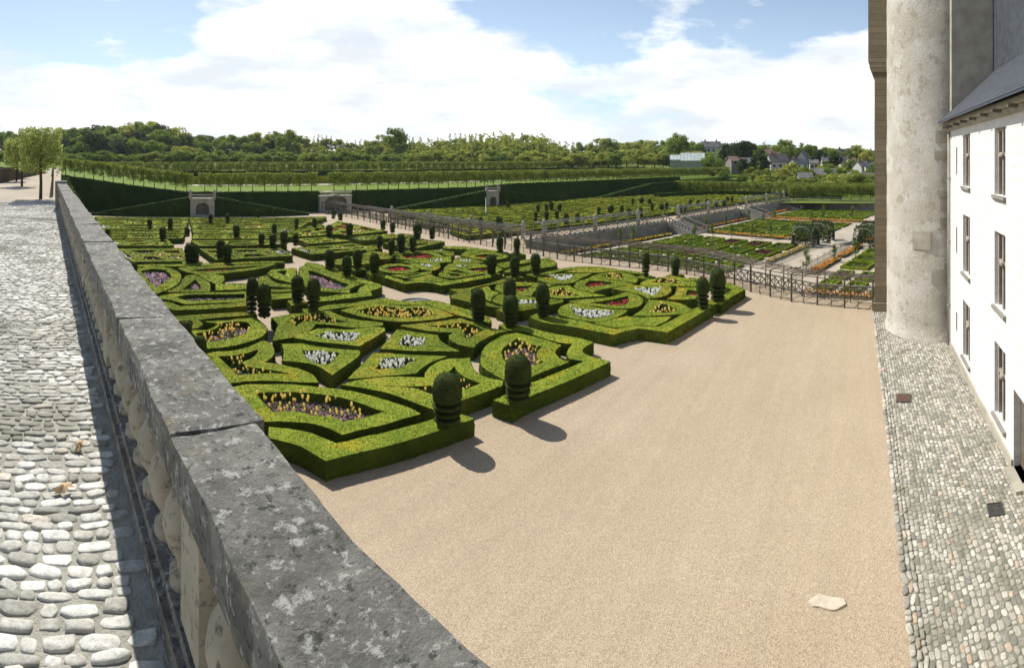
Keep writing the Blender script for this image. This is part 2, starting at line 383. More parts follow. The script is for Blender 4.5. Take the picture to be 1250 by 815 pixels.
# ------------------------------------------------------------------ the traced box hedges of the ornamental garden
# (image crop, what it is, flowers, outline, [openings])
YB = 'yellow'; WB = 'white'; RB = 'red'; PB = 'purple'
HEDGES = [
 ('a3','front lens-shaped box hedge beside the coping','yp',
  [(-20,85),(40,75),(130,60),(300,55),(450,58),(620,70),(800,90),(960,115),(1120,155),(1250,195),(1360,232),(1455,280),(1455,285),(1300,330),(1130,375),(990,405),(860,440),(780,400),(700,372),(600,350),(480,342),(380,338),(230,340),(60,170)],
  [[(195,120),(330,115),(470,113),(620,122),(760,140),(900,172),(1040,215),(1180,268),(1080,295),(960,325),(865,345),(800,310),(700,298),(600,285),(480,262),(330,268)]]),
 ('a3','low border hedge along the front corner on the gravel, yellowing in patches',None,
  [(300,385),(420,390),(550,410),(680,450),(815,505),(1010,460),(1250,405),(1500,340),(1610,305),(1770,280),(1866,318),(1790,345),(1500,440),(1250,515),(1060,560),(870,605),(735,640),(650,590),(560,540),(420,495),(300,470)],[]),
 ('a5','border hedge along the gravel walk with a notched corner',None,
  [(258,738),(410,785),(553,708),(720,640),(900,565),(1000,520),(1156,446),(1030,408),(960,385),(940,358),(975,325),(1028,298),(900,262),(780,240),(640,210),(500,175),(390,158),(305,165),(375,205),(500,215),(640,265),(780,300),(868,312),(840,345),(825,390),(845,425),(955,443),(800,510),(640,575),(555,608),(340,700)],[]),
 ('a2','thin border hedge behind the long yellow lens, beside the round pool',None,
  [(1240,240),(1120,190),(980,150),(840,108),(740,103),(620,112),(520,100),(430,85),(370,95),(200,120),(0,142),(-75,165),(-75,190),(0,172),(300,135),(425,118),(500,132),(640,138),(760,130),(880,175),(1000,218),(1120,247),(1230,285)],[]),
 ('a2','long pointed lens hedge packed with yellow tulips','y',
  [(100,180),(200,155),(310,135),(430,123),(530,140),(640,145),(740,135),(800,150),(880,180),(965,218),(900,235),(800,250),(680,262),(540,265),(420,255),(300,235),(180,205)],
  [[(220,182),(300,165),(400,145),(500,155),(600,165),(680,155),(740,165),(830,212),(740,225),(600,238),(480,235),(340,220),(250,195)]]),
 ('z5','mask-shaped hedge with a curled end left of the long yellow lens','y',
  [(390,112),(470,98),(530,95),(600,85),(640,105),(700,120),(795,130),(795,140),(700,148),(600,137),(550,135),(540,150),(500,175),(430,190),(395,195),(405,165),(410,135)],
  [[(455,115),(520,100),(580,97),(610,115),(670,128),(600,130),(540,122),(500,130),(480,145)]]),
 ('a2','mask-shaped hedge with a curled end right of the long yellow lens','yb',
  [(560,290),(700,280),(850,265),(1010,238),(1100,265),(1180,285),(1250,315),(1370,337),(1300,350),(1220,385),(1150,425),(1115,462),(1000,440),(930,400),(925,370),(960,352),(925,347),(850,345),(700,325),(560,297)],
  [[(740,300),(850,295),(950,285),(1010,268),(1100,290),(1200,330),(1140,350),(1100,380),(1060,395),(1035,375),(1040,340),(1000,315),(900,315)]]),
 ('z5','upper left wedge of the four hedges round the white tulips','w',
  [(470,185),(560,150),(600,150),(680,155),(760,146),(802,150),(802,160),(710,215),(650,208),(560,200)],
  [[(555,176),(600,165),(715,167),(690,197),(620,195)]]),
 ('a2','upper right wedge of the four hedges round the white tulips','w',
  [(400,470),(530,325),(660,345),(840,370),(850,400),(900,440),(1010,490),(800,492),(600,485)],
  [[(535,437),(590,368),(740,395),(735,447),(620,452)]]),
 ('z5','lower left wedge of the four hedges round the white tulips','w',
  [(427,205),(500,205),(600,223),(708,230),(708,250),(610,320),(550,285),(480,273),(430,268),(436,235)],
  [[(503,232),(560,233),(640,240),(600,282),(550,280),(515,255)]]),
 ('a2','lower right wedge of the four hedges round the white tulips','w',
  [(155,700),(350,500),(480,505),(640,520),(912,530),(800,570),(730,610),(675,660),(400,682),(260,695)],
  [[(360,627),(440,538),(560,543),(690,555),(600,592),(560,617)]]),
 ('a1','half-round hedge next to the coping, thick with yellow tulips','yp',
  [(80,205),(200,205),(280,165),(270,150),(180,140),(350,130),(580,110),(655,180),(650,230),(600,265),(500,300),(370,330),(210,345),(140,280)],
  [[(120,230),(200,215),(280,190),(300,155),(400,140),(500,140),(535,165),(530,200),(460,245),(350,275),(180,300)]]),
 ('a1','mask-shaped hedge with a curled end just above the front lens','yb',
  [(200,385),(250,370),(400,360),(520,330),(640,285),(690,310),(720,370),(690,420),(640,450),(760,465),(900,500),(1010,545),(1055,605),(850,600),(600,590),(380,612),(280,510)],
  [[(285,405),(420,395),(540,370),(615,340),(560,410),(470,450),(500,480),(700,510),(850,540),(700,530),(440,545),(370,480)]]),
 ('a4','mask-shaped hedge behind the nearest round-topped topiary','yb',
  [(-150,432),(0,395),(200,375),(400,375),(490,383),(500,330),(570,270),(660,240),(835,225),(850,290),(900,350),(990,385),(1090,405),(1080,440),(950,490),(780,550),(550,620),(400,565),(200,495),(0,455)],
  [[(180,440),(340,445),(540,440),(620,400),(670,340),(715,293),(760,350),(850,400),(920,425),(800,470),(700,500),(560,510),(430,465),(300,450)]]),
 ('a5','crescent-shaped hedge behind the topiary on the dark green plinth','yp',
  [(170,400),(185,350),(250,290),(350,240),(440,228),(600,260),(780,320),(735,370),(770,420),(840,452),(700,500),(555,560),(430,610),(330,575),(180,480)],
  [[(328,390),(340,340),(440,272),(540,310),(640,330),(600,370),(600,420),(650,450),(555,482),(430,510),(350,440)]]),
 ('z5','thin top border hedge of the front square beside two topiaries',None,
  [(20,112),(60,105),(200,97),(330,90),(338,102),(210,110),(125,120),(142,135),(120,150),(90,152),(108,135),(100,122),(60,124),(20,128)],[]),
 # ---- right-hand square
 ('a8','front border hedge of the right-hand square, wavy towards the gravel',None,
  [(35,475),(150,520),(400,560),(680,615),(760,590),(870,567),(980,580),(1090,597),(1385,430),(1440,405),(1345,395),(1290,415),(1150,490),(1020,555),(950,550),(870,545),(780,552),(690,572),(540,540),(400,505),(270,485),(110,450)],[]),
 ('a8','broad crescent hedge at the front of the right-hand square','w',
  [(258,440),(280,400),(350,375),(450,385),(600,415),(790,425),(760,455),(680,490),(560,520),(450,510),(330,480),(270,462)],
  [[(350,405),(450,420),(560,430),(700,440),(620,477),(500,487),(400,462)]]),
 ('a8','fan-shaped hedge right behind the broad crescent hedge','r',
  [(340,360),(450,345),(620,335),(720,310),(770,293),(850,305),(905,345),(890,385),(830,410),(700,415),(560,400),(400,375)],
  [[(490,370),(620,355),(720,335),(790,320),(802,360),(760,390),(620,387)]]),
 ('a8','teardrop hedge in the middle of the right-hand square','w',
  [(663,263),(800,240),(950,240),(1110,243),(1122,280),(1080,315),(1000,335),(940,340),(890,310),(780,285)],
  [[(815,262),(900,255),(1050,257),(1020,295),(970,317),(900,290)]]),
 ('a8','triangular hedge at the front right of the right-hand square','y',
  [(828,470),(900,420),(950,345),(1080,355),(1200,380),(1295,430),(1260,450),(1100,465),(950,474)],
  [[(960,447),(1000,410),(1030,370),(1100,390),(1170,432),(1100,447)]]),
 ('a8','solid slab of box without flowers behind the wavy front border',None,
  [(530,530),(620,510),(770,478),(900,485),(1122,478),(1080,510),(1000,548),(860,540),(770,550),(690,560)],[]),
 ('a8','oval hedge near the back of the right-hand square','y',
  [(490,182),(560,155),(680,136),(800,150),(862,185),(855,217),(760,210),(600,190)],
  [[(585,167),(700,143),(750,150),(768,182),(680,180)]]),
 ('a8','hooked hedge in the middle of the right-hand square','r',
  [(383,255),(400,213),(480,188),(620,185),(760,210),(842,232),(700,250),(600,267),(520,292),(430,277)],
  [[(458,242),(490,203),(600,205),(690,222),(600,237),(500,252)]]),
 ('a8','leaf-shaped hedge at the left of the right-hand square','y',
  [(170,262),(270,238),(350,240),(400,275),(500,295),(625,318),(400,332),(260,337),(190,327)],
  [[(203,287),(290,253),(350,290),(430,312),(300,320),(215,314)]]),
 ('a8','three-sided hedge at the back left of the right-hand square','w',
  [(108,160),(300,148),(520,148),(440,180),(380,215),(340,224),(200,227),(108,195)],
  [[(188,165),(390,153),(340,197),(280,202)]]),
 ('a8','thin slab of box at the back of the right-hand square',None,[(310,136),(400,118),(550,103),(695,130),(520,142)],[]),
 ('a8','back border hedge of the right-hand square along the vine trellis',None,
  [(130,148),(330,103),(570,96),(720,118),(900,138),(900,152),(720,134),(560,108),(340,120),(200,150)],[]),
 ('a7','long oval hedge at the far right by the trellis','y',
  [(385,222),(450,195),(600,170),(740,185),(812,220),(812,247),(600,242),(400,237)],[[(460,217),(540,188),(640,188),(725,224)]]),
 ('a7','quarter-round hedge beside the two far right topiaries','r',
  [(585,342),(650,305),(665,253),(820,253),(872,300),(872,337),(700,347)],[[(730,312),(745,273),(820,283),(815,317)]]),
 ('a7','far right border hedge ending at the gravel corner',None,
  [(760,178),(920,198),(1060,222),(1185,268),(1050,345),(925,395),(905,365),(1040,305),(1090,268),(1000,238),(880,213),(760,197)],[]),
 ('a6','bent border hedge of the left part of the right-hand square',None,
  [(55,205),(210,195),(480,128),(545,118),(560,142),(300,183),(215,213),(228,240),(215,262),(330,302),(450,342),(590,352),(915,278),(925,302),(590,374),(330,330),(66,272),(66,255),(128,235)],[]),
 ('a6','solid box hedge with a curved side, without flowers, inside the bent border',None,
  [(235,215),(350,183),(380,220),(432,235),(380,265),(370,297),(335,287),(240,250)],[]),
 ('a6','curved hedge close behind three topiaries','w',
  [(375,295),(420,250),(470,240),(580,253),(700,265),(880,280),(720,332),(590,347),(450,322)],[[(575,290),(720,288),(720,312),(590,322),(500,302)]]),
 ('a6','pointed hedge behind the close pair of topiaries','r',
  [(403,202),(420,168),(560,153),(780,163),(862,175),(780,192),(700,222),(680,257),(580,252),(480,242)],[[(550,185),(692,176),(620,222),(570,217)]]),
 # ---- left middle square
 ('b1','teardrop hedge against the coping','p',
  [(330,470),(390,445),(520,435),(640,460),(690,500),(680,560),(600,610),(480,655),(430,620)],[[(385,470),(480,455),(570,463),(617,505),(590,547),(500,597),(440,540)]]),
 ('b1','curved triangular hedge with a purple bed right of the teardrop','p',
  [(575,632),(680,580),(730,510),(800,503),(890,545),(917,590),(910,632),(700,634)],[[(705,612),(770,560),(800,538),(842,580),(838,614)]]),
 ('b1','long border hedge at the front of the left middle square',None,
  [(500,698),(610,710),(690,742),(850,733),(1190,710),(1190,738),(900,762),(640,772),(560,738)],[]),
 ('b1','long lens hedge above the long straight border','p',
  [(490,680),(600,650),(800,640),(1190,628),(1190,705),(900,718),(720,726),(640,700)],[[(650,672),(800,653),(1180,648),(1180,682),(950,692),(740,699)]]),
 ('b1','rounded tongue of solid box in the left middle square',None,[(830,505),(950,498),(1020,510),(1022,545),(990,572),(950,567),(900,545)],[]),
 ('b1','straight-sided slab of solid box left of two tall topiaries',None,[(958,570),(1190,566),(1190,612),(960,620)],[]),
 ('b1','long thin hedge at the back of the left middle square','r',
  [(670,455),(760,438),(1250,420),(1420,412),(1360,440),(1250,462),(1000,492),(830,502),(740,482)],[[(750,470),(900,455),(1250,436),(1330,432),(1180,455),(900,477)]]),
 ('b1','back border hedge of the left middle square',None,[(345,425),(700,420),(1250,402),(1480,400),(1480,408),(1250,414),(700,436),(350,440)],[]),
 ('b2','broad triangular hedge at the right of the left middle square','p',
  [(410,470),(420,440),(470,428),(560,460),(730,520),(882,575),(800,605),(792,642),(550,622),(440,582),(415,520)],[[(475,468),(560,490),(740,560),(792,577),(730,612),(600,602),(510,562)]]),
 ('b2','scoop-shaped hedge left of the broad flower-filled triangle','p',
  [(168,490),(200,463),(370,448),(387,470),(372,540),(350,562),(230,532)],[[(235,475),(312,468),(300,512)]]),
 ('b2','solid wedge of box behind the two tallest topiaries',None,[(95,520),(160,508),(230,560),(350,577),(350,600),(100,582)],[]),
 ('b2','bent border hedge at the right corner of the left middle square',None,
  [(470,405),(620,438),(800,508),(1032,580),(1032,600),(950,622),(965,660),(760,685),(560,705),(555,668),(850,642),(870,600),(920,577),(740,522),(470,428)],[]),
 ('b2','short straight border hedge between the two pairs of topiaries',None,[(190,648),(350,640),(350,680),(200,690)],[]),
 ('b2','short straight slab of box behind the short border hedge',None,[(190,615),(350,608),(350,628),(200,634)],[]),
 # ---- middle square
 ('b3','rounded hedge at the back left of the middle square','r',
  [(10,355),(60,330),(190,318),(320,330),(372,358),(320,382),(180,394),(60,384)],[[(65,355),(110,340),(200,335),(290,343),(325,358),(280,370),(180,378),(90,372)]]),
 ('b3','rounded hedge at the front left of the middle square','r',
  [(-125,455),(-60,425),(40,415),(150,428),(207,458),(150,483),(40,492),(-70,480)],[[(-70,456),(-30,438),(40,432),(110,440),(145,458),(100,470),(30,475),(-40,470)]]),
 ('b3','small curved hedge between the two red rounds','w',
  [(50,405),(230,388),(300,365),(442,363),(442,402),(360,412),(200,410)],[[(265,392),(365,380),(375,397),(300,402)]]),
 ('b3','bowl-shaped hedge at the heart of the middle square','w',
  [(110,410),(220,416),(352,413),(355,450),(290,472),(220,462)],[[(205,425),(295,418),(300,442),(270,447)]]),
 ('b3','long boomerang hedge at the front of the middle square','r',
  [(-20,505),(150,490),(290,473),(292,490),(180,512),(80,527)],[[(80,505),(220,490),(200,500),(110,512)]]),
 ('b3','solid slab of box pointing at the front border of the middle square',None,[(110,537),(280,498),(350,525),(425,545),(330,553)],[]),
 ('b3','wavy front border hedge of the middle square along the sandy path',None,
  [(-180,485),(0,545),(90,572),(190,560),(300,567),(370,584),(748,520),(742,498),(380,556),(280,549),(170,546),(90,553),(0,520),(-170,465)],[]),
 ('b3','oval hedge at the back right of the middle square','r',
  [(555,358),(620,338),(720,330),(830,340),(885,360),(830,380),(720,388),(610,380)],[[(610,360),(680,346),(770,346),(830,360),(760,370),(680,371)]]),
 ('b3','oval hedge at the front right of the middle square','r',
  [(490,462),(560,436),(660,425),(790,440),(832,462),(780,485),(660,494),(560,484)],[[(555,463),(620,450),(700,445),(760,460),(700,474),(620,474)]]),
 ('b3','triangular hedge right of the centre of the middle square','w',
  [(460,392),(500,368),(600,382),(692,405),(600,414),(460,414)],[[(512,388),(595,390),(600,404),(520,402)]]),
 ('b3','slim curved hedge just behind the front right oval','w',
  [(388,450),(430,418),(560,413),(705,425),(600,442),(480,464),(400,470)],[[(478,434),(572,424),(560,434),(490,444)]]),
 ('b3','curved hedge just before the front right oval','r',
  [(348,490),(400,468),(560,492),(700,492),(560,517),(440,532),(370,517)],[[(408,485),(525,500),(500,512),(450,512)]]),
 ('b3','low curved hedge behind the back left red round',None,[(200,320),(340,312),(462,330),(462,356),(385,352),(380,335),(300,325)],[]),
 ('b3','low hooked hedge behind the back right oval',None,[(518,352),(560,318),(720,316),(665,335),(600,345),(560,367)],[]),
 ('b3','back border hedge of the middle square along the trellis',None,[(380,285),(540,288),(800,318),(790,332),(540,308),(390,300)],[]),
 ('b3','right-hand border hedge of the middle square by the trellis opening',None,
  [(790,418),(900,400),(1100,380),(1190,372),(1245,410),(1232,437),(1100,455),(960,482),(850,482),(870,462),(1000,440),(1130,412),(1100,396),(960,420),(850,450)],[]),
 ('b4','solid slab of box left of the front left red round',None,[(30,610),(240,572),(470,556),(500,585),(400,600),(380,625),(180,650),(60,640)],[]),
 ('b4','slim hedge left of the back left red round',None,[(240,575),(330,540),(470,552),(500,575),(470,600),(280,605)],[[(330,582),(420,570),(430,590),(350,594)]]),
]
TEXT = {'y':'yellow tulips','yp':'yellow tulips','yb':'yellow tulips','w':'white tulips','r':'red flowers','p':'purple flowers'}
TULIPS = []          # (distance, x, y, z, colour, label, group)
def bed(hole, flowers, where, idx):
    """soil, ground flowers (and tulips kept for later) inside one opening"""
    cx = sum(p[0] for p in hole)/len(hole); cy = sum(p[1] for p in hole)/len(hole); r = math.hypot(cx, cy)
    lab = f'{TEXT[flowers]} filling the {where}'
    o = empty('flower_bed', (cx, cy, .01), lab, 'flower bed')
    loc = [(x-cx, y-cy) for x, y in hole]
    if area(loc) < 0: loc = loc[::-1]
    V, F = fill(refine(loc, .3), []); m = MB()
    m.add(np.column_stack([V, np.full(len(V), .06)]), F); m.build('soil', 'soil', o)
    ar = abs(area(loc)); s = .03 * r / 14
    if flowers in ('yp', 'p', 'r'):
        n = int(min(12000, ar * 1.3 / (s*s*1.4))); g = sample_in(loc, n)
        h = .24 if flowers == 'yp' else .38 if flowers == 'r' else .3
        m = MB(); k = int(n * (.7 if flowers != 'r' else .78))
        P = np.column_stack([g, h + RNG.uniform(-.06, .07, n)]); up = np.tile([0, 0, 1.], (n, 1))
        m.leaves(P[:k], up[:k], s, .6, 0); m.leaves(P[k:], up[k:], s * 1.1, .7, 1)
        t = m.build('ground_flowers', ['red' if flowers == 'r' else 'mauve', 'stem' if flowers != 'p' else 'bluegreen'], o); t['kind'] = 'stuff'
    if flowers == 'yb':
        i = RNG.integers(len(loc)); c = np.array(loc).mean(0); n = 300
        j = np.array(max(loc, key=lambda q: -q[1]-q[0])) * .55
        m = MB(); g = j + RNG.normal(size=(n, 2)) * [.16, .16]; g = g[inside_np(g, loc)]
        if len(g):
            m.leaves(np.column_stack([g, RNG.uniform(.08, .4, len(g))]), np.tile([0, 0, .3], (len(g), 1)), .05, 1.2, 0); m.build('blue_green_plants', 'bluegreen', o)['kind'] = 'stuff'
    c = {'y':YB,'yp':YB,'yb':YB,'w':WB}.get(flowers)
    if c:
        d = {'y':16,'yp':12,'yb':11,'w':50}[flowers]
        for x, y in sample_in(loc, max(5, int(ar * d))):
            X, Y = x+cx, y+cy
            TULIPS.append((math.hypot(X, Y), X, Y, c, f'{c} tulip in the {where}', f'{c} tulips of the {where}'))
for i, (k, where, fl, out, holes) in enumerate(HEDGES):
    O = img_crop(k, out); Hs = [img_crop(k, h) for h in holes]
    mb = hedge_mb(O, Hs); cx = sum(p[0] for p in O)/len(O); cy = sum(p[1] for p in O)/len(O)
    lab = where
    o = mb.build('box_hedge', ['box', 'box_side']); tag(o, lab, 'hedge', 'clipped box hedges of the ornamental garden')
    for h in Hs:
        if fl: bed(h, fl, where, i)

# ------------------------------------------------------------------ far rows of the ornamental garden: slabs of box with openings
UNIT = {
 'wide': [('w',[(.03,.2),(.12,.2),(.12,.8),(.03,.8)]),('y',[(.2,.3),(.3,.5),(.2,.7)]),('p',[(.24,.14),(.62,.14),(.52,.36),(.34,.36)]),('p',[(.24,.86),(.34,.64),(.52,.64),(.62,.86)]),('y',[(.66,.3),(.56,.5),(.66,.7)]),('r',[(.72,.2),(.94,.2),(.94,.42),(.72,.34)]),('y',[(.72,.8),(.72,.6),(.94,.62),(.94,.8)])],
 'wide2': [('w',[(.88,.2),(.97,.2),(.97,.8),(.88,.8)]),('y',[(.74,.28),(.84,.5),(.74,.74)]),('p',[(.38,.14),(.7,.14),(.62,.38),(.44,.38)]),('p',[(.38,.86),(.44,.62),(.62,.62),(.7,.86)]),('y',[(.34,.3),(.44,.5),(.34,.72)]),('r',[(.06,.2),(.28,.2),(.28,.42),(.06,.34)]),('p',[(.06,.8),(.06,.6),(.28,.6),(.28,.8)])],
 'red': [('r',[(.06,.2),(.3,.15),(.3,.4),(.06,.42)]),('r',[(.36,.15),(.64,.2),(.6,.45),(.36,.4)]),('r',[(.7,.2),(.94,.15),(.94,.42),(.7,.45)]),('r',[(.06,.6),(.3,.58),(.3,.84),(.06,.8)]),('y',[(.36,.6),(.62,.6),(.62,.82),(.36,.84)]),('r',[(.7,.6),(.94,.58),(.94,.84),(.7,.82)])],
 'plain': [('n',[(.08,.15),(.4,.15),(.34,.42),(.08,.42)]),('n',[(.48,.15),(.92,.15),(.92,.42),(.42,.42)]),('n',[(.08,.58),(.5,.58),(.44,.85),(.08,.85)]),('n',[(.58,.58),(.92,.58),(.92,.85),(.52,.85)])],
}
def quad_map(Q, u, v):
    a, b, c, d = [np.array(p) for p in Q]
    return tuple((a*(1-u)+b*u)*(1-v) + (d*(1-u)+c*u)*v)
FARCOL = {'w': 'white', 'y': 'yellow', 'r': 'red', 'p': 'mauve'}
def slab(Q, unit, lab, group, z0=0., flowers=True, mat='box', h=HH, und=.03):
    """Q: four ground corners (far left, far right, near right, near left)"""
    edge = []
    for (u0, v0), (u1, v1) in (((0,0),(1,0)),((1,0),(1,1)),((1,1),(0,1)),((0,1),(0,0))):
        for t in (0, .33, .66): edge.append(quad_map(Q, u0+(u1-u0)*t, v0+(v1-v0)*t))
    hs = [[quad_map(Q, u, v) for u, v in hh] for _, hh in UNIT[unit]]
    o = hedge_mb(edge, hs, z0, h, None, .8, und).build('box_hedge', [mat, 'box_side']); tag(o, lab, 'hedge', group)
    if flowers:
        cs = np.array(edge).mean(0); r = math.hypot(*cs); s = .03 * r / 14
        names = {'w':'white tulips','y':'yellow tulips','r':'red flowers','p':'dark red flowers'}
        for k in ('w','y','r','p'):
            polys = [h_ for (c, _), h_ in zip(UNIT[unit], hs) if c == k]
            for pi, h_ in enumerate(polys):
                n = int(abs(area(h_)) * .8 / (s*s*1.3)); g = sample_in(h_, n); c0 = np.array(h_).mean(0)
                zz = .36 + RNG.uniform(-.1, .1, n) + (.12 if k in 'wy' else 0)
                m = MB(); kk = int(n * (.75 if k != 'p' else .55))
                P = np.column_stack([g - c0, zz]); up = np.tile([0, 0, 1.], (n, 1))
                m.leaves(P[:kk], up[:kk], s, .6, 0); m.leaves(P[kk:], up[kk:], s, .7, 1)
                b = empty('flower_bed', (c0[0], c0[1], z0), f'{names[k]} in the {lab}', 'flower bed', f'{names[k]} in the {lab}' if len(polys) > 1 else None)
                f = m.build('ground_flowers', [FARCOL[k], 'soil'], b); f['kind'] = 'stuff'
                V, F = fill([tuple(np.array(p) - c0) for p in (h_ if area(h_) > 0 else h_[::-1])], [])
                MB().add(np.column_stack([V, np.full(len(V), .05)]), F).build('soil', 'soil', b)
def SQ(k, pts): return img_crop(k, pts)
GF = 'long rectangular box hedges with openings in the ornamental garden'
SLABS = [
 ('b1',[(150,303),(700,298),(738,398),(320,402)],'wide','long box hedge left of the gravel path, behind the teardrop'),
 ('b1',[(130,237),(590,230),(640,277),(185,278)],'wide','narrow long box hedge left of the gravel path'),
 ('b1',[(835,303),(1450,298),(1545,355),(960,388)],'wide2','long box hedge between the two gravel paths'),
 ('b1',[(770,240),(1440,234),(1500,268),(820,280)],'wide2','narrow long box hedge between the two gravel paths'),
 ('b2',[(350,300),(800,262),(1040,300),(500,345)],'wide','angled box hedge just right of the second gravel path'),
 ('b2',[(395,228),(640,213),(795,243),(480,262)],'wide2','small angled box hedge just left of the red-flowered triangle'),
 ('b2',[(790,213),(1130,187),(1190,215),(880,240)],'wide','small angled box hedge in front of the red-flowered triangle'),
 ('b2',[(600,150),(700,92),(1080,168),(760,200)],'red','wedge of box near the trellis, crowded with red flowers'),
 ('b2',[(310,190),(560,130),(720,190),(320,212)],'red','wedge of box with red flowers left of two small topiaries'),
 ('b4',[(420,478),(640,438),(890,468),(660,522)],'wide','angled box hedge behind four close topiaries'),
 ('b4',[(290,500),(370,492),(400,520),(300,540)],'plain','small block of box left of four close topiaries'),
 ('b4',[(480,425),(560,405),(700,420),(640,440)],'wide','short box hedge at the foot of the trellis'),
 ('b1',[(90,195),(720,192),(705,222),(120,226)],'red','nearest far-row hedge left of the gravel path'),
 ('b1',[(80,160),(730,158),(715,185),(100,188)],'red','second far-row hedge left of the gravel path'),
 ('b1',[(60,118),(740,118),(730,150),(75,152)],'wide','middle far-row hedge left of the gravel path'),
 ('b1',[(50,84),(748,86),(742,112),(60,112)],'red','last but one far-row hedge left of the path'),
 ('b1',[(40,58),(752,66),(748,80),(48,78)],'plain','last hedge before the dark bank, left of the niche'),
 ('b1',[(790,190),(1530,185),(1490,222),(780,224)],'red','nearest far-row hedge between the two gravel paths'),
 ('b1',[(780,156),(1560,150),(1540,178),(785,182)],'wide2','second far-row hedge between the two gravel paths'),
 ('b1',[(772,116),(1660,104),(1600,142),(776,148)],'red','middle far-row hedge between the two gravel paths'),
 ('b1',[(764,84),(1780,74),(1700,98),(768,108)],'plain','last but one far-row hedge between the paths'),
 ('b1',[(760,66),(1800,58),(1790,68),(762,78)],'plain','last hedge before the dark bank, right of the niche'),
 ('b2',[(320,175),(560,112),(600,125),(330,188)],'red','slanting thin far-row hedge right of the second path'),
]
for k, pts, unit, lab in SLABS: slab(SQ(k, pts), unit, lab, GF)
# ------------------------------------------------------------------ tulips: the nearest 300 one by one, the rest as masses
def tulip_mesh(c):
    m = MB()
    m.lathe([(.012,0),(.036,.03),(.040,.065),(.026,.105),(.008,.115)], 6, (0,0,.36), 0)
    m.tube([(0,0,0),(.01,0,.2),(0,0,.365)], .006, 4, 1)
    for a in (0, 2.2, 4.1):
        d = Vector((math.cos(a), math.sin(a), 0)); s = Vector((-d.y, d.x, 0)) * .022
        p = [Vector((0,0,.02)), d*.07 + Vector((0,0,.16)), d*.12 + Vector((0,0,.25))]
        m.add([tuple(p[0]-s), tuple(p[0]+s), tuple(p[1]+s*1.2), tuple(p[1]-s*1.2), tuple(p[2])], [(0,1,2,3),(3,2,4)], 1)
    return m
TP = {}
for c in (YB, WB):
    o = tulip_mesh(c).build('tulip', [c, 'stem'], link=False); TP[c] = o.data
TULIPS.sort(key=lambda t: t[0])
for d, x, y, c, lab, grp in TULIPS[:300]:
    o = bpy.data.objects.new('tulip', TP[c]); COL.objects.link(o); o.location = (x, y, .07)
    o.rotation_euler = (random.uniform(-.12,.12), random.uniform(-.12,.12), random.uniform(0,6.3)); s = random.uniform(.95, 1.3); o.scale = (s*.92, s*.92, s*random.uniform(.9, 1.12))
    tag(o, lab, 'tulip', grp)
for c in (YB, WB):
    rest = [t for t in TULIPS[300:] if t[3] == c]; mm = MB(); me = TP[c]
    base = np.array([v.co[:] for v in me.vertices]); pf = [(tuple(p.vertices), p.material_index) for p in me.polygons]
    f0 = [f for f, k in pf if k == 0]; f1 = [f for f, k in pf if k == 1]
    for t in rest:
        V = base * [1.1,1.1,1.05] * random.uniform(.9, 1.25) + [t[1], t[2], .07]
        s = mm.n; mm.add(V, f0, 0, True); mm.n = s; mm.v.pop(); mm.add(V, f1, 1)
    if rest: tag(mm.build('tulips', [c, 'stem']), f'mass of {c} tulips in the beds farther from the camera', 'tulips', None, 'stuff')

# ------------------------------------------------------------------ topiaries
def topiary_prof(kind, H, R):
    if kind == 'dome': return [(R*.4,H*.445),(R*.93,H*.475),(R*1.0,H*.53),(R*1.0,H*.66),(R*.97,H*.76),(R*.86,H*.865),(R*.64,H*.945),(R*.34,H*.985),(0,H*.995)]
    return [(R*.7,H*.36),(R*.95,H*.42),(R*1.,H*.55),(R*.97,H*.70),(R*.82,H*.85),(R*.48,H*.96),(0,H)]
def lathe_leaves(m, prof, seg, size, dens, z=0):
    s = MB(); s.lathe(prof, seg, (0,0,z)); V = s.v[0]; T = []
    for f, _, _ in s.f:
        if f.shape[1] == 4: T += [f[:, [0,1,2]], f[:, [0,2,3]]]
        elif f.shape[1] == 3: T.append(f)
    P, Nn = tri_points(V, np.concatenate(T), dens)
    m.lathe(prof, seg, (0,0,z)); m.leaves(P + Nn * RNG.uniform(-.2,.8,(len(P),1)) * size, Nn, size, .6)
def make_topiary(H, R, r, tiers=3, parts=True):
    """dome on stacked discs, a short trunk"""
    size = .019 * r / 14; dens = .55 / (size*size*1.25); root = None; seg = 24 if r < 30 else 14
    items = []
    top = .46 if tiers == 3 else .54
    d = MB(); lathe_leaves(d, topiary_prof('dome', H, R), seg, size, dens); items.append(('dome', d))
    z1 = H * .455; th = (z1 - H*.045) / tiers
    for i in range(tiers):
        zb = H*.045 + th*i; rr = R * (.88 + .12 * i / max(1, tiers-1))
        t = MB(); lathe_leaves(t, [(rr*.40, zb+th*.02), (rr*.95, zb+th*.20), (rr*1.02, zb+th*.42), (rr*.96, zb+th*.60), (rr*.32, zb+th*.74)], seg, size, dens); items.append(('tier', t))
    k = MB(); k.lathe([(R*.18, -.02), (R*.16, H*.3)], 8); items.append(('trunk', k))
    return items
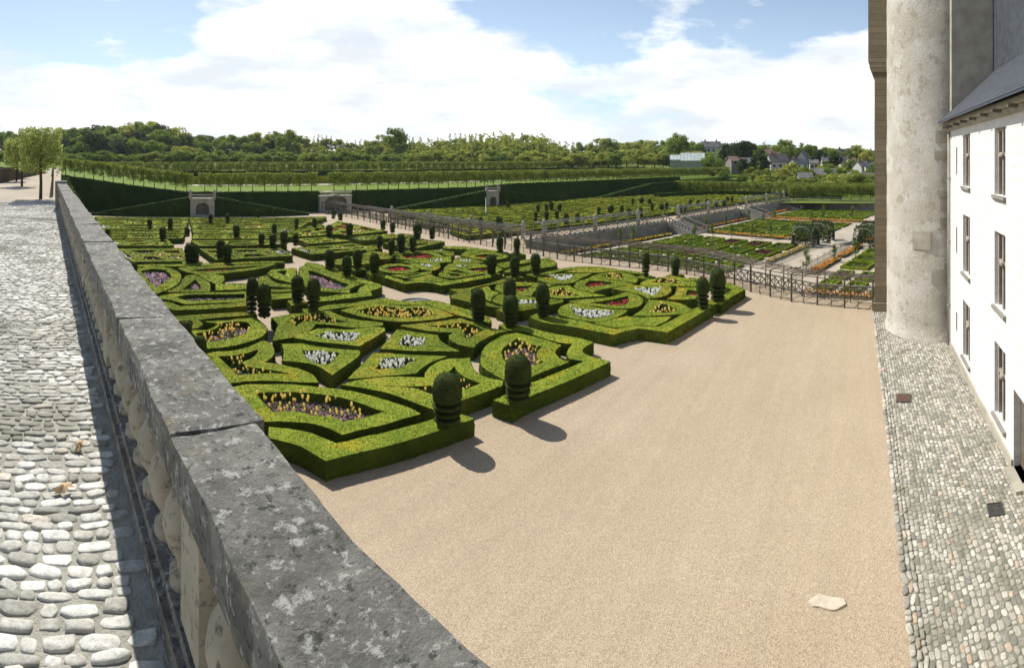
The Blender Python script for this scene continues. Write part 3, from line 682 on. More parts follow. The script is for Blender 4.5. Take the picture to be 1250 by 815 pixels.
def topiary(x, yt, yb, half, label, group=None, parts=False, plinth=False, zb=HH):
    X, Y, _ = pix_to_ground(x, yb, zb); r = math.hypot(X, Y); H = (yb - yt) / 630 * r; R = half / 630 * r
    H = min(max(H, 1.0), 2.1); R = min(max(R, .27), .52)
    key = (parts, round(H*3), round(R*12), int(min(r, 80)//15))
    ob = TOPS.get(key)
    if ob is None:
        items = make_topiary(H, R, r, 3 if parts or len(TOPS) % 3 else 2)
        if parts:
            e = bpy.data.objects.new('topiary_tree', None); COL.objects.link(e)
            for n, m in items: m.build(n, 'bark' if n == 'trunk' else 'yew', e)
        else:
            mm = MB()
            for n, m in items:
                for (f, _, sm) in m.f: pass
                off = mm.n; vv = np.concatenate(m.v)
                for f, _, sm in m.f: mm.f.append((f + off, 1 if n == 'trunk' else 0, sm))
                mm.v.append(vv); mm.n += len(vv)
            e = mm.build('topiary_tree', ['yew', 'bark'])
        TOPS[key] = e; o = e
    else: o = copy_tree(ob)
    o.location = (X, Y, zb); o.rotation_euler = (random.gauss(0,.025), random.gauss(0,.025), random.uniform(0, 6)); s = random.uniform(.94, 1.06); o.scale = (s, s*random.uniform(.95,1.05), random.uniform(.97,1.03))
    tag(o, label, 'topiary', group)
    if plinth:
        b = .5 if r < 40 else .55
        a = -.2 + random.uniform(-.05, .05); c, s_ = math.cos(a), math.sin(a)
        q = [(X + (u*c - v*s_)*b, Y + (u*s_ + v*c)*b) for u, v in ((-1,-1),(1,-1),(1,1),(-1,1))]
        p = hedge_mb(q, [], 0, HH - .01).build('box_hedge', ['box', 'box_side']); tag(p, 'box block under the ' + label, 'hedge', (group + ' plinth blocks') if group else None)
    return o
TOPS = {}
NEAR = [ # x, top, bottom, half width, label, plinth
 (546,456,517,18,'nearest round-topped topiary at the end of the yellowing front border',0),
 (632,432,490,16.5,'round-topped topiary on a dark plinth beside the crescent of yellow tulips',0),
 (584,351,393,8.5,'slim dark topiary on the border right of the mask-shaped hedge',0),
 (621.6,342.5,378,7,'topiary half hidden behind the olive-lit one',1),
 (623,360,398,9.6,'olive-lit topiary at the far end of the notched border',0),
 (662.7,349.6,387,8,'tiered dark topiary at the left end of the wavy front border',0),
 (600,309.5,334,6,'round-headed topiary at the end of the middle square front border',1),
 (627.5,308,330,4.6,'small topiary peeping over the one left of the back white triangle',0),
 (628,313.4,338,5.3,'barrel-shaped topiary left of the back white triangle',1),
 (654,309.4,335,6,'tall dark topiary beside the back white triangle',1),
 (610.4,288.6,308,4,'narrow topiary close to the trellis behind the middle square',1),
 (631,291.5,310,3.7,'ringed narrow topiary close to the trellis right of the middle square',1),
 (788,308,338,4.7,'tall narrow topiary at the back corner of the right-hand square',1),
 (824,316,336,4.3,'small ringed topiary before the trellis',1),
 (876.3,329,367,9.6,'big round-topped topiary at the far right gravel corner',1),
 (858,343,376,6.7,'ringed topiary left of the big one at the far right gravel corner',0),
 (307,338,381,6.7,'taller topiary of the left pair before the long lens',0),
 (323,348.6,388,7.5,'broader topiary of the left pair before the long lens',0),
 (363.5,335,369,6.7,'dark topiary left of the broad flower-filled triangle',1),
 (382,342,379,7,'dark topiary in front of the broad flower-filled triangle',1),
 (403,305.4,328,5,'ringed topiary with a thin waist by the sandy path',1),
 (423,311,337,6.2,'broad barrel topiary right of the thin-waisted one',1),
 (436.5,304.6,328,5,'flat-ringed topiary behind the broad barrel one',1),
 (457,312,333,5,'ringed topiary left of the front left red round',1),
 (463,288,303,3.8,'round-headed topiary left of three close ones behind the red rounds',0),
 (477.6,291,311,4,'ringed topiary, left of the tallest behind the red rounds',1),
 (489.6,285.4,308,5,'tallest topiary behind the back left red round',1),
 (504,288.6,307,4,'ringed topiary right of the tallest behind the red rounds',1),
 (230.8,294,320,5.5,'taller topiary of the pair left of the gravel path',1),
 (238.3,301.4,320.6,5.3,'shorter topiary of the pair left of the gravel path',1),
 (268.9,296,314,4.6,'farther topiary of the pair on the hedge between the two gravel paths',0),
 (277.5,300,320.6,5.3,'nearer topiary of the pair on the hedge between the two gravel paths',0),
 (244,415,440,8.5,'clipped ball showing just over the coping, the nearer of two',1),
 (226,394,418,6,'clipped ball showing just over the coping, the farther of two',1),
 (163,324,337,4.5,'small clipped head just over the coping beside the purple teardrop',1),
 (509.6,272.6,291,5,'dark barrel topiary against the trellis with white tulips by its foot',0),
 (527.5,277.4,292,3.5,'thin ringed topiary against the trellis above the white tulips',0),
]
for x, yt, yb, hw, lab, pl in NEAR: topiary(x, yt, yb, hw, lab, 'clipped yew topiaries of the ornamental garden', True, bool(pl))
MID = [(402,274,289.5,4),(426.7,273.4,288,4),(362,266,278,2.8),(384,266,277.5,2.8),(407,256.6,267,2.5),(415.5,259,269,2.7),(467.5,268,280.6,3),(479,268,284,3),
 (319,282,300,3.4),(333,285,303,4.3),(346.4,281.4,298,3.7),(361,284.6,300,3.5),(335,273.4,284,3),(314.7,256,265,2.5),(334,256,264.6,2.5),(182.8,267.5,279,2.5),(208,265.4,280,3.3),
 (198.8,276.6,293,4),(228.7,277.4,289,3.3),(288.7,275,290,3.8),(257,261,272.6,2.5),(277.7,260.6,272,2.5),(131,282,292,3)]
for x, yt, yb, hw in MID:
    if yb > 290: lab = 'small dark topiary where the two gravel paths meet before the far rows'
    elif x < 300: lab = 'little dark topiary among the striped far rows left of the second path'
    elif x < 440: lab = 'little dark topiary among the far rows near the red-flowered triangle'
    else: lab = 'little dark topiary standing against the far trellis'
    topiary(x, yt, yb, hw, lab, lab.replace('topiary', 'topiaries'), False, False)
FAR = [(587,264,277,2.6),(610,265,282,4),(620,245,253,2),(657,249,258,2),(667,249.6,257,2),(673,246,256,2.3),(683,249,257,2),(654,258,269,2.6),(667.5,257.6,268,3),(679.7,257.6,266.4,2.8),
 (691,261,274,3),(705,261,271,2.5),(731,253.6,261.6,2),(744,253,260,2.2),(747,253,259,2.2),(759,253,260,2.2),(768,255,262,2.6),(772.5,242.4,249,1.7),(783,241,248,2.5),(793,241.6,249,2.2),(796,249,257,2.2),
 (807.7,248,256,2.4),(814,247,255,2),(830.4,249.6,257.6,2.4),(836.8,249.6,257.6,2.4),(842.4,244,251,2),(852,243,251,2.4),(863,243,250.4,1.8),(874,245.6,253.6,2.4),(883.7,245,254,2.4),(888,242,247,1.8),(893.6,242,247,1.8),(782,253.6,265,2.6)]
for x, yt, yb, hw in FAR:
    lab = 'small round-headed topiary in the yellow-green garden, nearer the fountain niche' if x < 720 else 'small round-headed topiary in the yellow-green garden above the grey stone wall'
    topiary(x, yt, yb, hw, lab, lab.replace('topiary', 'topiaries'), False, False)

# ------------------------------------------------------------------ the second garden: yellow-green hedges without flowers
def second_garden():
    for j, q in enumerate((48.5, 53.5, 58.5, 63.5, 68.5, 73.3)):
        for i in range(12):
            p = 28 + i*7.4 + (j % 2)*2.2
            if p > 110 - j*4: continue
            w, d = 6.6, 4.2
            Q = [pq(p, q+d)[:2], pq(p+w, q+d)[:2], pq(p+w+.3, q)[:2], pq(p-.3, q)[:2]]
            row = 'row just above the grey wall' if j == 0 else 'last row under the dark bank' if j == 5 else 'middle rows'
            lab = f'yellow-green box hedge in the {row} of the second garden'
            slab(Q, 'plain', lab, f'yellow-green hedges of the {row}', 0., False, 'box_far', .55, .05)
second_garden()
# ------------------------------------------------------------------ the ground levels
def sheet_obj(name, poly, z, skirt, mats):
    poly = poly if area(poly) > 0 else poly[::-1]
    V, F = fill(poly, []); m = MB(); m.add(np.column_stack([V, np.full(len(V), z)]), F)
    if skirt is not None:
        n = len(poly); W = [(x, y, z) for x, y in poly] + [(x, y, skirt) for x, y in poly]
        m.add(W, [(n+i, n+(i+1) % n, (i+1) % n, i) for i in range(n)])
    return structure(m.build(name, mats))
KZ = -1.6
structure(MB().box(-1500, 1500, -1500, 1500, KZ-1, KZ).build('ground', 'ground'))
RAIL = [(32.6,-1.1),(33.3,2.4),(35.3,5.4),(37.9,10.2),(40.0,15.5),(40.6,21),(40.7,26),(41.2,30.5)]
W1 = pq(32.5, 44.5)[:2]; W2 = pq(99, 44.5)[:2]; W3 = pq(99, -40)[:2]
GP = [(-90,-80),(33,-80),(32.9,-1.6)] + RAIL + [W1, W2, W3, (180,-60), (260,60), (160,300), (-90,300)]
sheet_obj('garden_gravel', GP, 0.0, KZ-.5, 'gravel')
# upper terrace with the limes
UT = [pq(-60,84.2)[:2], pq(175,84.2)[:2], pq(175,230)[:2], pq(-60,230)[:2]]
sheet_obj('upper_lawn', UT, 3.0, -.5, 'lawn')
def strip(name, a, b, w, z, mat):
    a = Vector(a); b = Vector(b); d = (b-a).normalized(); n = Vector((-d.y, d.x)) * w/2
    return structure(MB().add([(*(a+n),z),(*(a-n),z),(*(b-n),z),(*(b+n),z)], [(0,1,2,3)]).build(name, mat))
strip('upper_path', pq(-40,112)[:2], pq(170,112)[:2], 6, 3.012, 'ground')
strip('upper_path', pq(-40,88)[:2], pq(120,88)[:2], 2.0, 3.012, 'ground')
# hill beyond
def hill():
    th = np.linspace(-.45, 1.95, 60); rr = np.array([112,130,150,175,200,230,270,330,420,600,900,1400.])
    V = []; 
    for t in th:
        for r in rr:
            s = min(1, max(0, (r-112)/110)); z = .012 + 5.2*s*s*(3-2*s) + max(0, r-230)*.012
            left = min(1, max(0, (t-.55)/.5)); z += left * min(7, max(0, (r-200)*.06))
            if t > .5 and r < 200: z = min(z, 2.6)
            V.append((r*math.cos(t), r*math.sin(t), z + .5*noise.noise((r*.02, t*5, 0)) * s))
    n = len(rr); F = [(i*n+j, i*n+j+1, (i+1)*n+j+1, (i+1)*n+j) for i in range(len(th)-1) for j in range(n-1)]
    structure(MB().add(V, F, 0, True).build('hill', 'field'))
hill()
def hill_z(x, y):
    r = math.hypot(x, y); t = math.atan2(y, x); s = min(1, max(0, (r-112)/110)); z = .012 + 5.2*s*s*(3-2*s) + max(0, r-230)*.012
    return z + min(1, max(0, (t-.55)/.5)) * min(7, max(0, (r-200)*.06))

# ------------------------------------------------------------------ cobbles as individually laid stones
def cobbles(x0, x1, y0, y1, z, sx, sy, h, seed, skip=None):
    rng = np.random.default_rng(seed); m = MB(); VV = []; FF = []; k = 10; cnt = 0
    y = y0
    ang = np.linspace(0, 2*math.pi, k, endpoint=False)
    while y < y1:
        row = sy * rng.uniform(.75, 1.25); x = x0 + rng.uniform(-.5, 0)*sx
        while x < x1:
            w = sx * rng.uniform(.5, 1.7); cx, cy = x + w/2, y + row/2 + rng.normal()*row*.06; x += w
            if cx < x0 or cx > x1 or (skip and skip(cx, cy)): continue
            e = 2/rng.uniform(2.6, 4.5); c, s = np.cos(ang), np.sin(ang)
            R = rng.uniform(.93, 1.04) + rng.uniform(-.14, .10, k); rot = rng.normal()*.12
            px = np.sign(c)*np.abs(c)**e*w*.47*R; py = np.sign(s)*np.abs(s)**e*row*.455*R
            px, py = px*math.cos(rot)-py*math.sin(rot), px*math.sin(rot)+py*math.cos(rot)
            hh = h * rng.uniform(.4, 1.2); tilt = rng.normal(size=2)*.05
            rings = [(1.0,-.01),(.97,hh*.62),(.88,hh*.96),(.45,hh*1.02)]
            for f, zz in rings: VV.append(np.column_stack([cx+px*f, cy+py*f, z + zz + (px*tilt[0]+py*tilt[1])*f + rng.normal(size=k)*h*.05]))
            VV.append(np.array([[cx, cy, z+hh*1.05]])); b = cnt*(4*k+1)
            i = np.arange(k); j = (i+1) % k
            for r in range(3): FF.append(('q', np.column_stack([b+r*k+i, b+r*k+j, b+(r+1)*k+j, b+(r+1)*k+i])))
            FF.append(('t', np.column_stack([b+3*k+i, b+3*k+j, np.full(k, b+4*k)]))); cnt += 1
        y += row
    V = np.concatenate(VV)
    m.v.append(V); m.n = len(V)
    m.f.append((np.concatenate([f for t, f in FF if t == 'q']), 0, True)); m.f.append((np.concatenate([f for t, f in FF if t == 't']), 0, True))
    return m
TZ = 7.1
# terrace where the camera stands
TER = [(-40,-12),(.70,-12),(.70,22),(1.2,40),(2.2,72),(2.6,88),(-40,110)]
sheet_obj('terrace', TER, TZ-.012, -.3, 'mortar')
o = cobbles(-2.4, .40, -1.6, 22.3, TZ-.012, .115, .070, .013, 3).build('terrace_cobbles', 'cobble'); structure(o)
sheet_obj('terrace_gravel', [(-14,22.4),(.70,22.4),(1.16,40),(2.16,72),(-14,84)], TZ-.006, None, 'ground')
# fallen brown leaves
def fallen_leaf(x, y, s, rz):
    pts = [(math.cos(a)*s*(1 if i % 2 else .6), math.sin(a)*s*.6*(1 if i % 2 else .55)) for i, a in enumerate(np.linspace(0, 2*math.pi, 12, endpoint=False))]
    m = MB(); V = [(px, py, .02*math.sin(px*40)) for px, py in pts] + [(0,0,.02)]
    m.add(V, [(i, (i+1) % 12, 12) for i in range(12)]); o = m.build('dry_leaf', 'dryleaf'); o.location = (x, y, TZ+.03); o.rotation_euler = (.1,.1,rz)
    return o
M['dryleaf'] = simple('dry_leaf', (.60,.45,.27), (.48,.33,.18), 30)
tag(fallen_leaf(.10, 2.92, .07, .3), 'dry orange-brown leaf lying on the pale cobbles, the nearer one', 'leaf')
tag(fallen_leaf(.22, 3.35, .055, 1.2), 'dry brown leaf lying at the edge of the shadow on the cobbles', 'leaf')

# ------------------------------------------------------------------ stone balustrade
def rough_box(m, x0, x1, y0, y1, z0, z1, st, amp, mat=0, seed=0):
    def face(o, u, v, nu, nv):
        V = []; F = []
        for i in range(nu+1):
            for j in range(nv+1): V.append(o + u*(i/nu) + v*(j/nv))
        for i in range(nu):
            for j in range(nv): F.append((i*(nv+1)+j, (i+1)*(nv+1)+j, (i+1)*(nv+1)+j+1, i*(nv+1)+j+1))
        return V, F
    X, Y, Z = Vector((x1-x0,0,0)), Vector((0,y1-y0,0)), Vector((0,0,z1-z0)); o = Vector((x0,y0,z0)); c = o + (X+Y+Z)/2
    nx, ny, nz = (max(1, int(abs(a)/st)) for a in (x1-x0, y1-y0, z1-z0))
    hx, hy, hz = (x1-x0)/2, (y1-y0)/2, (z1-z0)/2
    for oo, u, v, nu, nv in ((o,Y,X,ny,nx),(o+Z,X,Y,nx,ny),(o,X,Z,nx,nz),(o+Y,Z,X,nz,nx),(o,Z,Y,nz,ny),(o+X,Y,Z,ny,nz)):
        V, F = face(oo, u, v, nu, nv); W = []
        for p in V:
            d = p - c
            # worn edges: pull in points close to two faces at once
            ex, ey, ez = hx-abs(d.x), hy-abs(d.y), hz-abs(d.z); e = sorted((ex, ey, ez)); rad = .022
            k = max(0, rad - e[1]) * .45
            q = p - d.normalized()*k
            n1 = noise.noise_vector(q*3.1 + Vector((seed*7.3,0,0))); n2 = noise.noise_vector(q*14 + Vector((seed*3.3,0,0)))
            q = q + n1*amp + n2*amp*.4; W.append(tuple(q))
        m.add(W, F, mat, True)
def baluster():
    m = MB()
    m.lathe([(.085,.0),(.085,.05),(.06,.06),(.05,.09),(.095,.15),(.118,.22),(.105,.29),(.06,.35),(.042,.385),(.06,.395),(.042,.405),(.06,.44),(.10,.51),(.095,.55),(.055,.60),(.07,.615),(.085,.63),(.085,.66)], 18)
    return m
def balustrade():
    e = empty('stone_balustrade', (.61, 18.7, TZ), 'lichen-covered stone balustrade running along the cobbled terrace', 'balustrade')
    L = e.location
    def add(m, n, mat): 
        o = m.build(n, mat, e); o.matrix_parent_inverse = Matrix.Translation(-Vector(L)); return o
    y = -2.6; i = 0; edges = []
    lens = [1.5,1.4,1.4,1.3,1.2,1.6,1.5,1.45,1.6,1.4,1.55,1.5,1.6,1.5,1.6,1.5]
    while y < 18.6:
        l = min(lens[i % len(lens)], 18.65-y); 
        if l < .3: break
        m = MB(); rough_box(m, .425+random.uniform(-.006,.006), (.735 if y < 1.6 else .768)+random.uniform(-.008,.008), y+.004, y+l-.004, 7.885, 8.05+random.uniform(-.006,.006), .03 if y < 4 else .07, .012, 0, i)
        add(m, 'coping_stone', 'coping'); y += l; i += 1
    m = MB(); rough_box(m, .46, .70, -2.6, 18.62, TZ-.02, TZ+.10, .12, .006); add(m, 'plinth', 'coping')
    m = MB(); rough_box(m, .49, .67, -2.6, 18.62, TZ+.10, TZ+.155, .12, .004); add(m, 'plinth_moulding', 'coping')
    y = -2.3; bal = None; n = 0
    while y < 18.4:
        if n % 9 == 5:
            m = MB(); rough_box(m, .50, .66, y-.12, y+.12, TZ+.155, 7.89, .06, .004); add(m, 'pier', 'baluster')
        else:
            if bal is None:
                bal = baluster().build('baluster', 'baluster', e); o = bal
            else: o = bal.copy(); COL.objects.link(o); o.parent = e
            o.matrix_parent_inverse = Matrix.Translation(-Vector(L)); o.location = (.58, y, TZ+.15); o.scale = (.9,.9,1.12); o.rotation_euler = (0,0,random.uniform(0,6))
        y += .29; n += 1
    m = MB(); rough_box(m, .36, .80, 18.68, 19.2, TZ-.02, 8.14, .1, .008); add(m, 'end_pier', 'coping')
balustrade()
# retaining wall under the terrace
o = MB().box(.704, .73, -12, 20.2, -.2, TZ-.05).build('retaining_wall', 'greystone'); tag(o, 'tall retaining wall under the stone balustrade of the terrace', 'wall')

# ------------------------------------------------------------------ court cobbles and kerb
sheet_obj('court_bed', [(-6,-1.05),(-6,-4.5),(30.2,-4.5),(30.2,-1.05)], .006, None, 'court_mortar')
tc = (27.6, -4.55)
structure(cobbles(5.5, 30.0, -4.44, -1.3, .006, .15, .115, .015, 11, lambda x, y: math.hypot(x-tc[0], y-tc[1]) < 2.95).build('court_cobbles', 'court_cobble'))
structure(cobbles(5.5, 30.0, -1.30, -1.06, .008, .2, .115, .035, 12).build('kerb_stones', 'court_cobble'))
def cover(px, py, w, d, name, mat, lab, bars):
    X, Y, _ = pix_to_ground(px, py); e = empty(name, (X, Y, .03), lab, 'drain cover' if bars else 'manhole cover', None, -.1)
    m = MB(); b = .03
    for x0, x1, y0, y1 in ((-w,w,-d,-d+b),(-w,w,d-b,d),(-w,-w+b,-d+b,d-b),(w-b,w,-d+b,d-b)): m.box(x0,x1,y0,y1,-.03,.025)
    m.build('rim', 'darkiron', e)
    m = MB()
    if bars:
        n = 9
        for i in range(n): m.box(-w+b+.002, w-b-.002, -d+b+(i+.2)*(2*d-2*b)/n, -d+b+(i+.75)*(2*d-2*b)/n, -.02, .015)
        m.build('grate', mat, e); MB().box(-w+b,w-b,-d+b,d-b,-.03,-.022).build('shaft', 'dark', e)
    else:
        m.box(-w+b+.003, w-b-.003, -d+b+.003, d-b-.003, -.03, .02)
        for i in range(6): m.box(-w+.06, w-.06, -d+.05+i*(2*d-.1)/6, -d+.07+i*(2*d-.1)/6, .0201, .026)
        m.build('lid', mat, e)
cover(1103, 487, .32, .27, 'manhole_cover', 'iron', 'rusty brown manhole cover among the court cobbles', False)
cover(1215, 623, .24, .2, 'drain_grate', 'darkiron', 'square dark drain grate among the cobbles by the white wall', True)
# pale flat stone left on the gravel
M['palestone'] = simple('pale_dusty_stone', (.56,.49,.39), (.46,.39,.30), 9, .95, .6, 30)
def flat_stone():
    pts = [(986,735),(1000,725),(1012,730),(1030,731),(1033,739),(1018,746),(1000,742),(992,741)]
    W = [pix_to_ground(x, y)[:2] for x, y in pts]; c = np.mean(W, 0); loc = [tuple(np.array(p)-c) for p in W]
    if area(loc) < 0: loc = loc[::-1]
    V, F = fill(refine(loc, .06), [], .07); m = MB()
    m.add(np.column_stack([V, [.03+.012*noise.noise((x*6,y*6,0)) for x, y in V]]), F, 0, True)
    lp = refine(loc, .06); n = len(lp); m.add([(x,y,.03) for x,y in lp]+[(x*1.03,y*1.03,-.01) for x,y in lp], [(n+i,n+(i+1)%n,(i+1)%n,i) for i in range(n)])
    o = m.build('flat_stone', 'palestone'); o.location = (c[0], c[1], .004); tag(o, 'pale flat broken stone lying alone on the tan gravel', 'stone')
flat_stone()
# round pool between the squares
def pool():
    X, Y, _ = pix_to_ground(509, 370.5); e = empty('round_pool', (X, Y, 0), 'low round pool with a pale stone rim on the path behind the long yellow lens', 'pool')
    MB().lathe([(1.30,-.05),(1.30,.04),(1.27,.06),(1.12,.06),(1.1,.04),(1.1,.0)], 40).build('rim', 'stone', e)
    MB().lathe([(1.105,.02),(0,.021)], 40).build('water', 'water', e)
pool()

# ------------------------------------------------------------------ castle wing: white wall with mullioned windows
def castle_wing():
    e = empty('castle_wing', (18, -4.46, 0), 'white ashlar castle wing with tall mullioned windows at the right', 'castle')
    inv = Matrix.Translation(-Vector(e.location))
    def add(m, n, mat, par=None):
        o = m.build(n, mat, par or e)
        o.matrix_parent_inverse = inv if par is None else Matrix.Identity(4); return o
    Y0 = -4.46; xs0, xs1 = -6.0, 24.25; zt = 10.62
    wins = []
    for xc, w in ((20.55, 1.35), (15.6, 1.25), (10.6, 1.3), (5.6, 1.3)):
        for z0, z1 in ((.72, 3.05), (4.22, 6.62), (7.8, 9.95)): wins.append((xc-w/2, xc+w/2, z0, z1))
    slits = [(22.45, 22.72, a, b) for a, b in ((1.2, 2.1), (4.7, 5.9), (8.2, 9.45))]
    doors = [(13.1, 14.15, .12, 2.35)]
    ops = wins + slits + doors
    gx = sorted({xs0, xs1, *[o[0] for o in ops], *[o[1] for o in ops]}); gz = sorted({.0, zt, *[o[2] for o in ops], *[o[3] for o in ops]})
    m = MB()
    for i in range(len(gx)-1):
        for j in range(len(gz)-1):
            cx, cz = (gx[i]+gx[i+1])/2, (gz[j]+gz[j+1])/2
            if any(o[0] < cx < o[1] and o[2] < cz < o[3] for o in ops): continue
            m.add([(gx[i],Y0,gz[j]),(gx[i+1],Y0,gz[j]),(gx[i+1],Y0,gz[j+1]),(gx[i],Y0,gz[j+1])], [(3,2,1,0)])
    D = .32
    for x0, x1, z0, z1 in ops:
        m.add([(x0,Y0,z0),(x1,Y0,z0),(x1,Y0,z1),(x0,Y0,z1),(x0,Y0-D,z0),(x1,Y0-D,z0),(x1,Y0-D,z1),(x0,Y0-D,z1)], [(0,1,5,4),(1,2,6,5),(2,3,7,6),(3,0,4,7)])
    m.add([(xs1,Y0,0),(xs1,Y0-9,0),(xs1,Y0-9,zt+3),(xs1,Y0,zt)], [(0,1,2,3)]); m.add([(xs0,Y0,0),(xs0,Y0-9,0),(xs0,Y0-9,zt),(xs0,Y0,zt)], [(3,2,1,0)])
    add(m, 'wall', 'ashlar')
    m = MB()
    for xa, xb in ((xs0, 13.08), (14.17, xs1+.02)): m.box(xa, xb, Y0+.001, Y0+.07, .0, .30)
    add(m, 'base_course', 'stone')
    for k, (x0, x1, z0, z1) in enumerate(wins):
        cx = (x0+x1)/2; m = MB(); yb = Y0-.12; t = .11
        m.box(x0, x0+t, yb-.1, yb, z0, z1); m.box(x1-t, x1, yb-.1, yb, z0, z1); m.box(x0+t, x1-t, yb-.1, yb, z1-t, z1)
        m.box(cx-.06, cx+.06, yb-.1, yb+.02, z0, z1-t); zm = z0+(z1-z0)*.60
        m.box(x0+t, cx-.061, yb-.1, yb, zm-.05, zm+.05); m.box(cx+.061, x1-t, yb-.1, yb, zm-.05, zm+.05)
        m.lathe([(.10,-.07),(.12,0),(.10,.07)], 8, (cx, yb+.02, zm))
        w = add(m, 'window', 'frame')
        g = MB(); g.add([(x0,Y0-.26,z0),(x1,Y0-.26,z0),(x1,Y0-.26,z1),(x0,Y0-.26,z1)], [(3,2,1,0)]); add(g, 'pane', 'glass', w)
        g = MB()
        for xa, xb in ((x0+t, cx-.06), (cx+.06, x1-t)):
            g.box((xa+xb)/2-.012, (xa+xb)/2+.012, Y0-.25, Y0-.235, z0, z1-t)
            for q in range(1, 6): g.box(xa, xb, Y0-.249, Y0-.238, z0+q*(z1-z0)/6-.008, z0+q*(z1-z0)/6+.008)
        add(g, 'glazing_bars', 'darkiron', w)
        g = MB(); g.box(x0-.08, x1+.08, Y0+.002, Y0+.10, z0-.11, z0-.01); g.box(x0-.04, x1+.04, Y0+.002, Y0+.06, z0-.17, z0-.111); add(g, 'sill', 'greystone', w)
    for x0, x1, z0, z1 in slits:
        m = MB(); m.add([(x0,Y0-.3,z0),(x1,Y0-.3,z0),(x1,Y0-.3,z1),(x0,Y0-.3,z1)], [(3,2,1,0)])
        for q in range(5): zc = z0 + (q+.5)*(z1-z0)/5; m.box(x0, x1, Y0-.06, Y0-.03, zc-.02, zc+.02)
        add(m, 'slit_window', 'dark')
    for x0, x1, z0, z1 in doors:
        m = MB(); 
        for q in range(5): m.box(x0+q*(x1-x0)/5+.004, x0+(q+1)*(x1-x0)/5-.004, Y0-.28, Y0-.22, z0, z1)
        d = add(m, 'door', 'post'); m = MB(); m.lathe([(.0,0),(.03,.01),(.035,.03),(.0,.05)], 8, (x0+.15, Y0-.2, 1.1)); add(m, 'handle', 'darkiron', d)
        m = MB(); m.box(x0-.05, x1+.05, Y0-.3, Y0+.28, 0, .12); add(m, 'doorstep', 'stone')
    # cornice, brackets, slate roof
    m = MB(); m.box(xs0, xs1+.06, Y0+.002, Y0+.14, 10.28, 10.62); m.box(xs0, xs1+.1, Y0+.141, Y0+.30, 10.46, 10.62); add(m, 'cornice', 'stone')
    for x in (23.9, 23.1, 21.4, 19.9, 18.3, 16.6, 15, 13.4, 11.8):
        m = MB(); m.box(x-.07, x+.07, Y0+.142, Y0+.42, 10.36, 10.459); add(m, 'eave_bracket', 'post')
    m = MB(); r = [(Y0+.55, 10.60), (Y0+.55, 10.68), (Y0-5.5, 16.4), (Y0-5.5, 16.3)]
    m.add([(x, y, z) for x in (xs0, xs1+.25) for y, z in r], [(0,1,2,3),(7,6,5,4),(0,4,5,1),(1,5,6,2),(2,6,7,3),(3,7,4,0)])
    for i in range(40):   # courses of slates
        t = i/40; y = Y0+.55-6.05*t; z = 10.685+5.72*t; m.box(xs0, xs1+.252, y-.06, y, z-.02, z+.012)
    add(m, 'roof', 'slate')
    m = MB(); m.tube([(24.1, Y0+.09, .1), (24.1, Y0+.09, 10.3)], .055, 10); m.box(24.03, 24.17, Y0, Y0+.16, 10.2, 10.45)
    for z in (2, 5, 8): m.box(24.02, 24.18, Y0, Y0+.15, z, z+.05)
    add(m, 'downpipe', 'stone')
    m = MB(); m.box(23.8, 24.26, Y0-8, Y0+.004, 10.7, 19); add(m, 'gable_edge', 'stone')
    m = MB(); m.box(12, 23.79, Y0-2.2, Y0-2.0, 11, 19); add(m, 'slate_dormer_wall', 'slate')
castle_wing()
def castle_tower():
    e = empty('castle_tower', (tc[0], tc[1], 0), 'weathered round castle tower with patched render beside the white wall', 'tower')
    m = MB(); seg = 72; R = 2.9; V = []; F = []; zs = np.linspace(0, 24, 120)
    for z in zs:
        for k in range(seg):
            a = 2*math.pi*k/seg; r = R + (.12*max(0, 1-z/.5)) + .03*noise.noise((math.cos(a)*2, math.sin(a)*2, z*.7)) + .014*noise.noise((math.cos(a)*9, math.sin(a)*9, z*3))
            V.append((r*math.cos(a), r*math.sin(a), z))
    F = [(i*seg+k, i*seg+(k+1) % seg, (i+1)*seg+(k+1) % seg, (i+1)*seg+k) for i in range(len(zs)-1) for k in range(seg)]
    m.add(V, F, 0, True); m.build('shaft', 'tower', e)
    def patch(a0, a1, z0, z1, m):
        n = 6; P = []
        for i in range(n+1):
            a = a0 + (a1-a0)*i/n; r = R + .045; P.append((r*math.cos(a), r*math.sin(a)))
        Q = [(p[0]*.985, p[1]*.985) for p in P]
        V = [(*p, z0) for p in P] + [(*p, z1) for p in P] + [(*p, z0) for p in Q] + [(*p, z1) for p in Q]; k = n+1
        F = []
        for i in range(n): F += [(i, i+1, k+i+1, k+i), (k+i, k+i+1, 3*k+i+1, 3*k+i), (i+1, i, 2*k+i, 2*k+i+1)]
        F += [(0, k, 3*k, 2*k), (n, 2*k+n, 3*k+n, k+n)]; m.add(V, F)
    toc = math.atan2(-tc[1], -tc[0])
    for da, w, z0, z1 in ((.10,.10,6.4,7.0),(.05,.09,7.05,7.4),(.12,.12,5.6,6.1),(-.03,.12,2.9,3.6),(-.32,.16,4.5,5.4),(.28,.22,3.0,3.9),(.06,.14,9.7,10.3),(.02,.12,8.9,9.3),(.46,.1,11.6,12.0),(.5,.07,8.9,9.5),(.5,.07,7.3,7.7)):
        m = MB(); patch(toc+da-w, toc+da+w, z0, z1, m); m.build('ashlar_patch', 'stone', e)
    MB().lathe([(R+.1,0),(R+.5,.6),(R+.5,1.2),(0,5)], 48, (0,0,23.9)).build('roof', 'slate', e)
castle_tower()
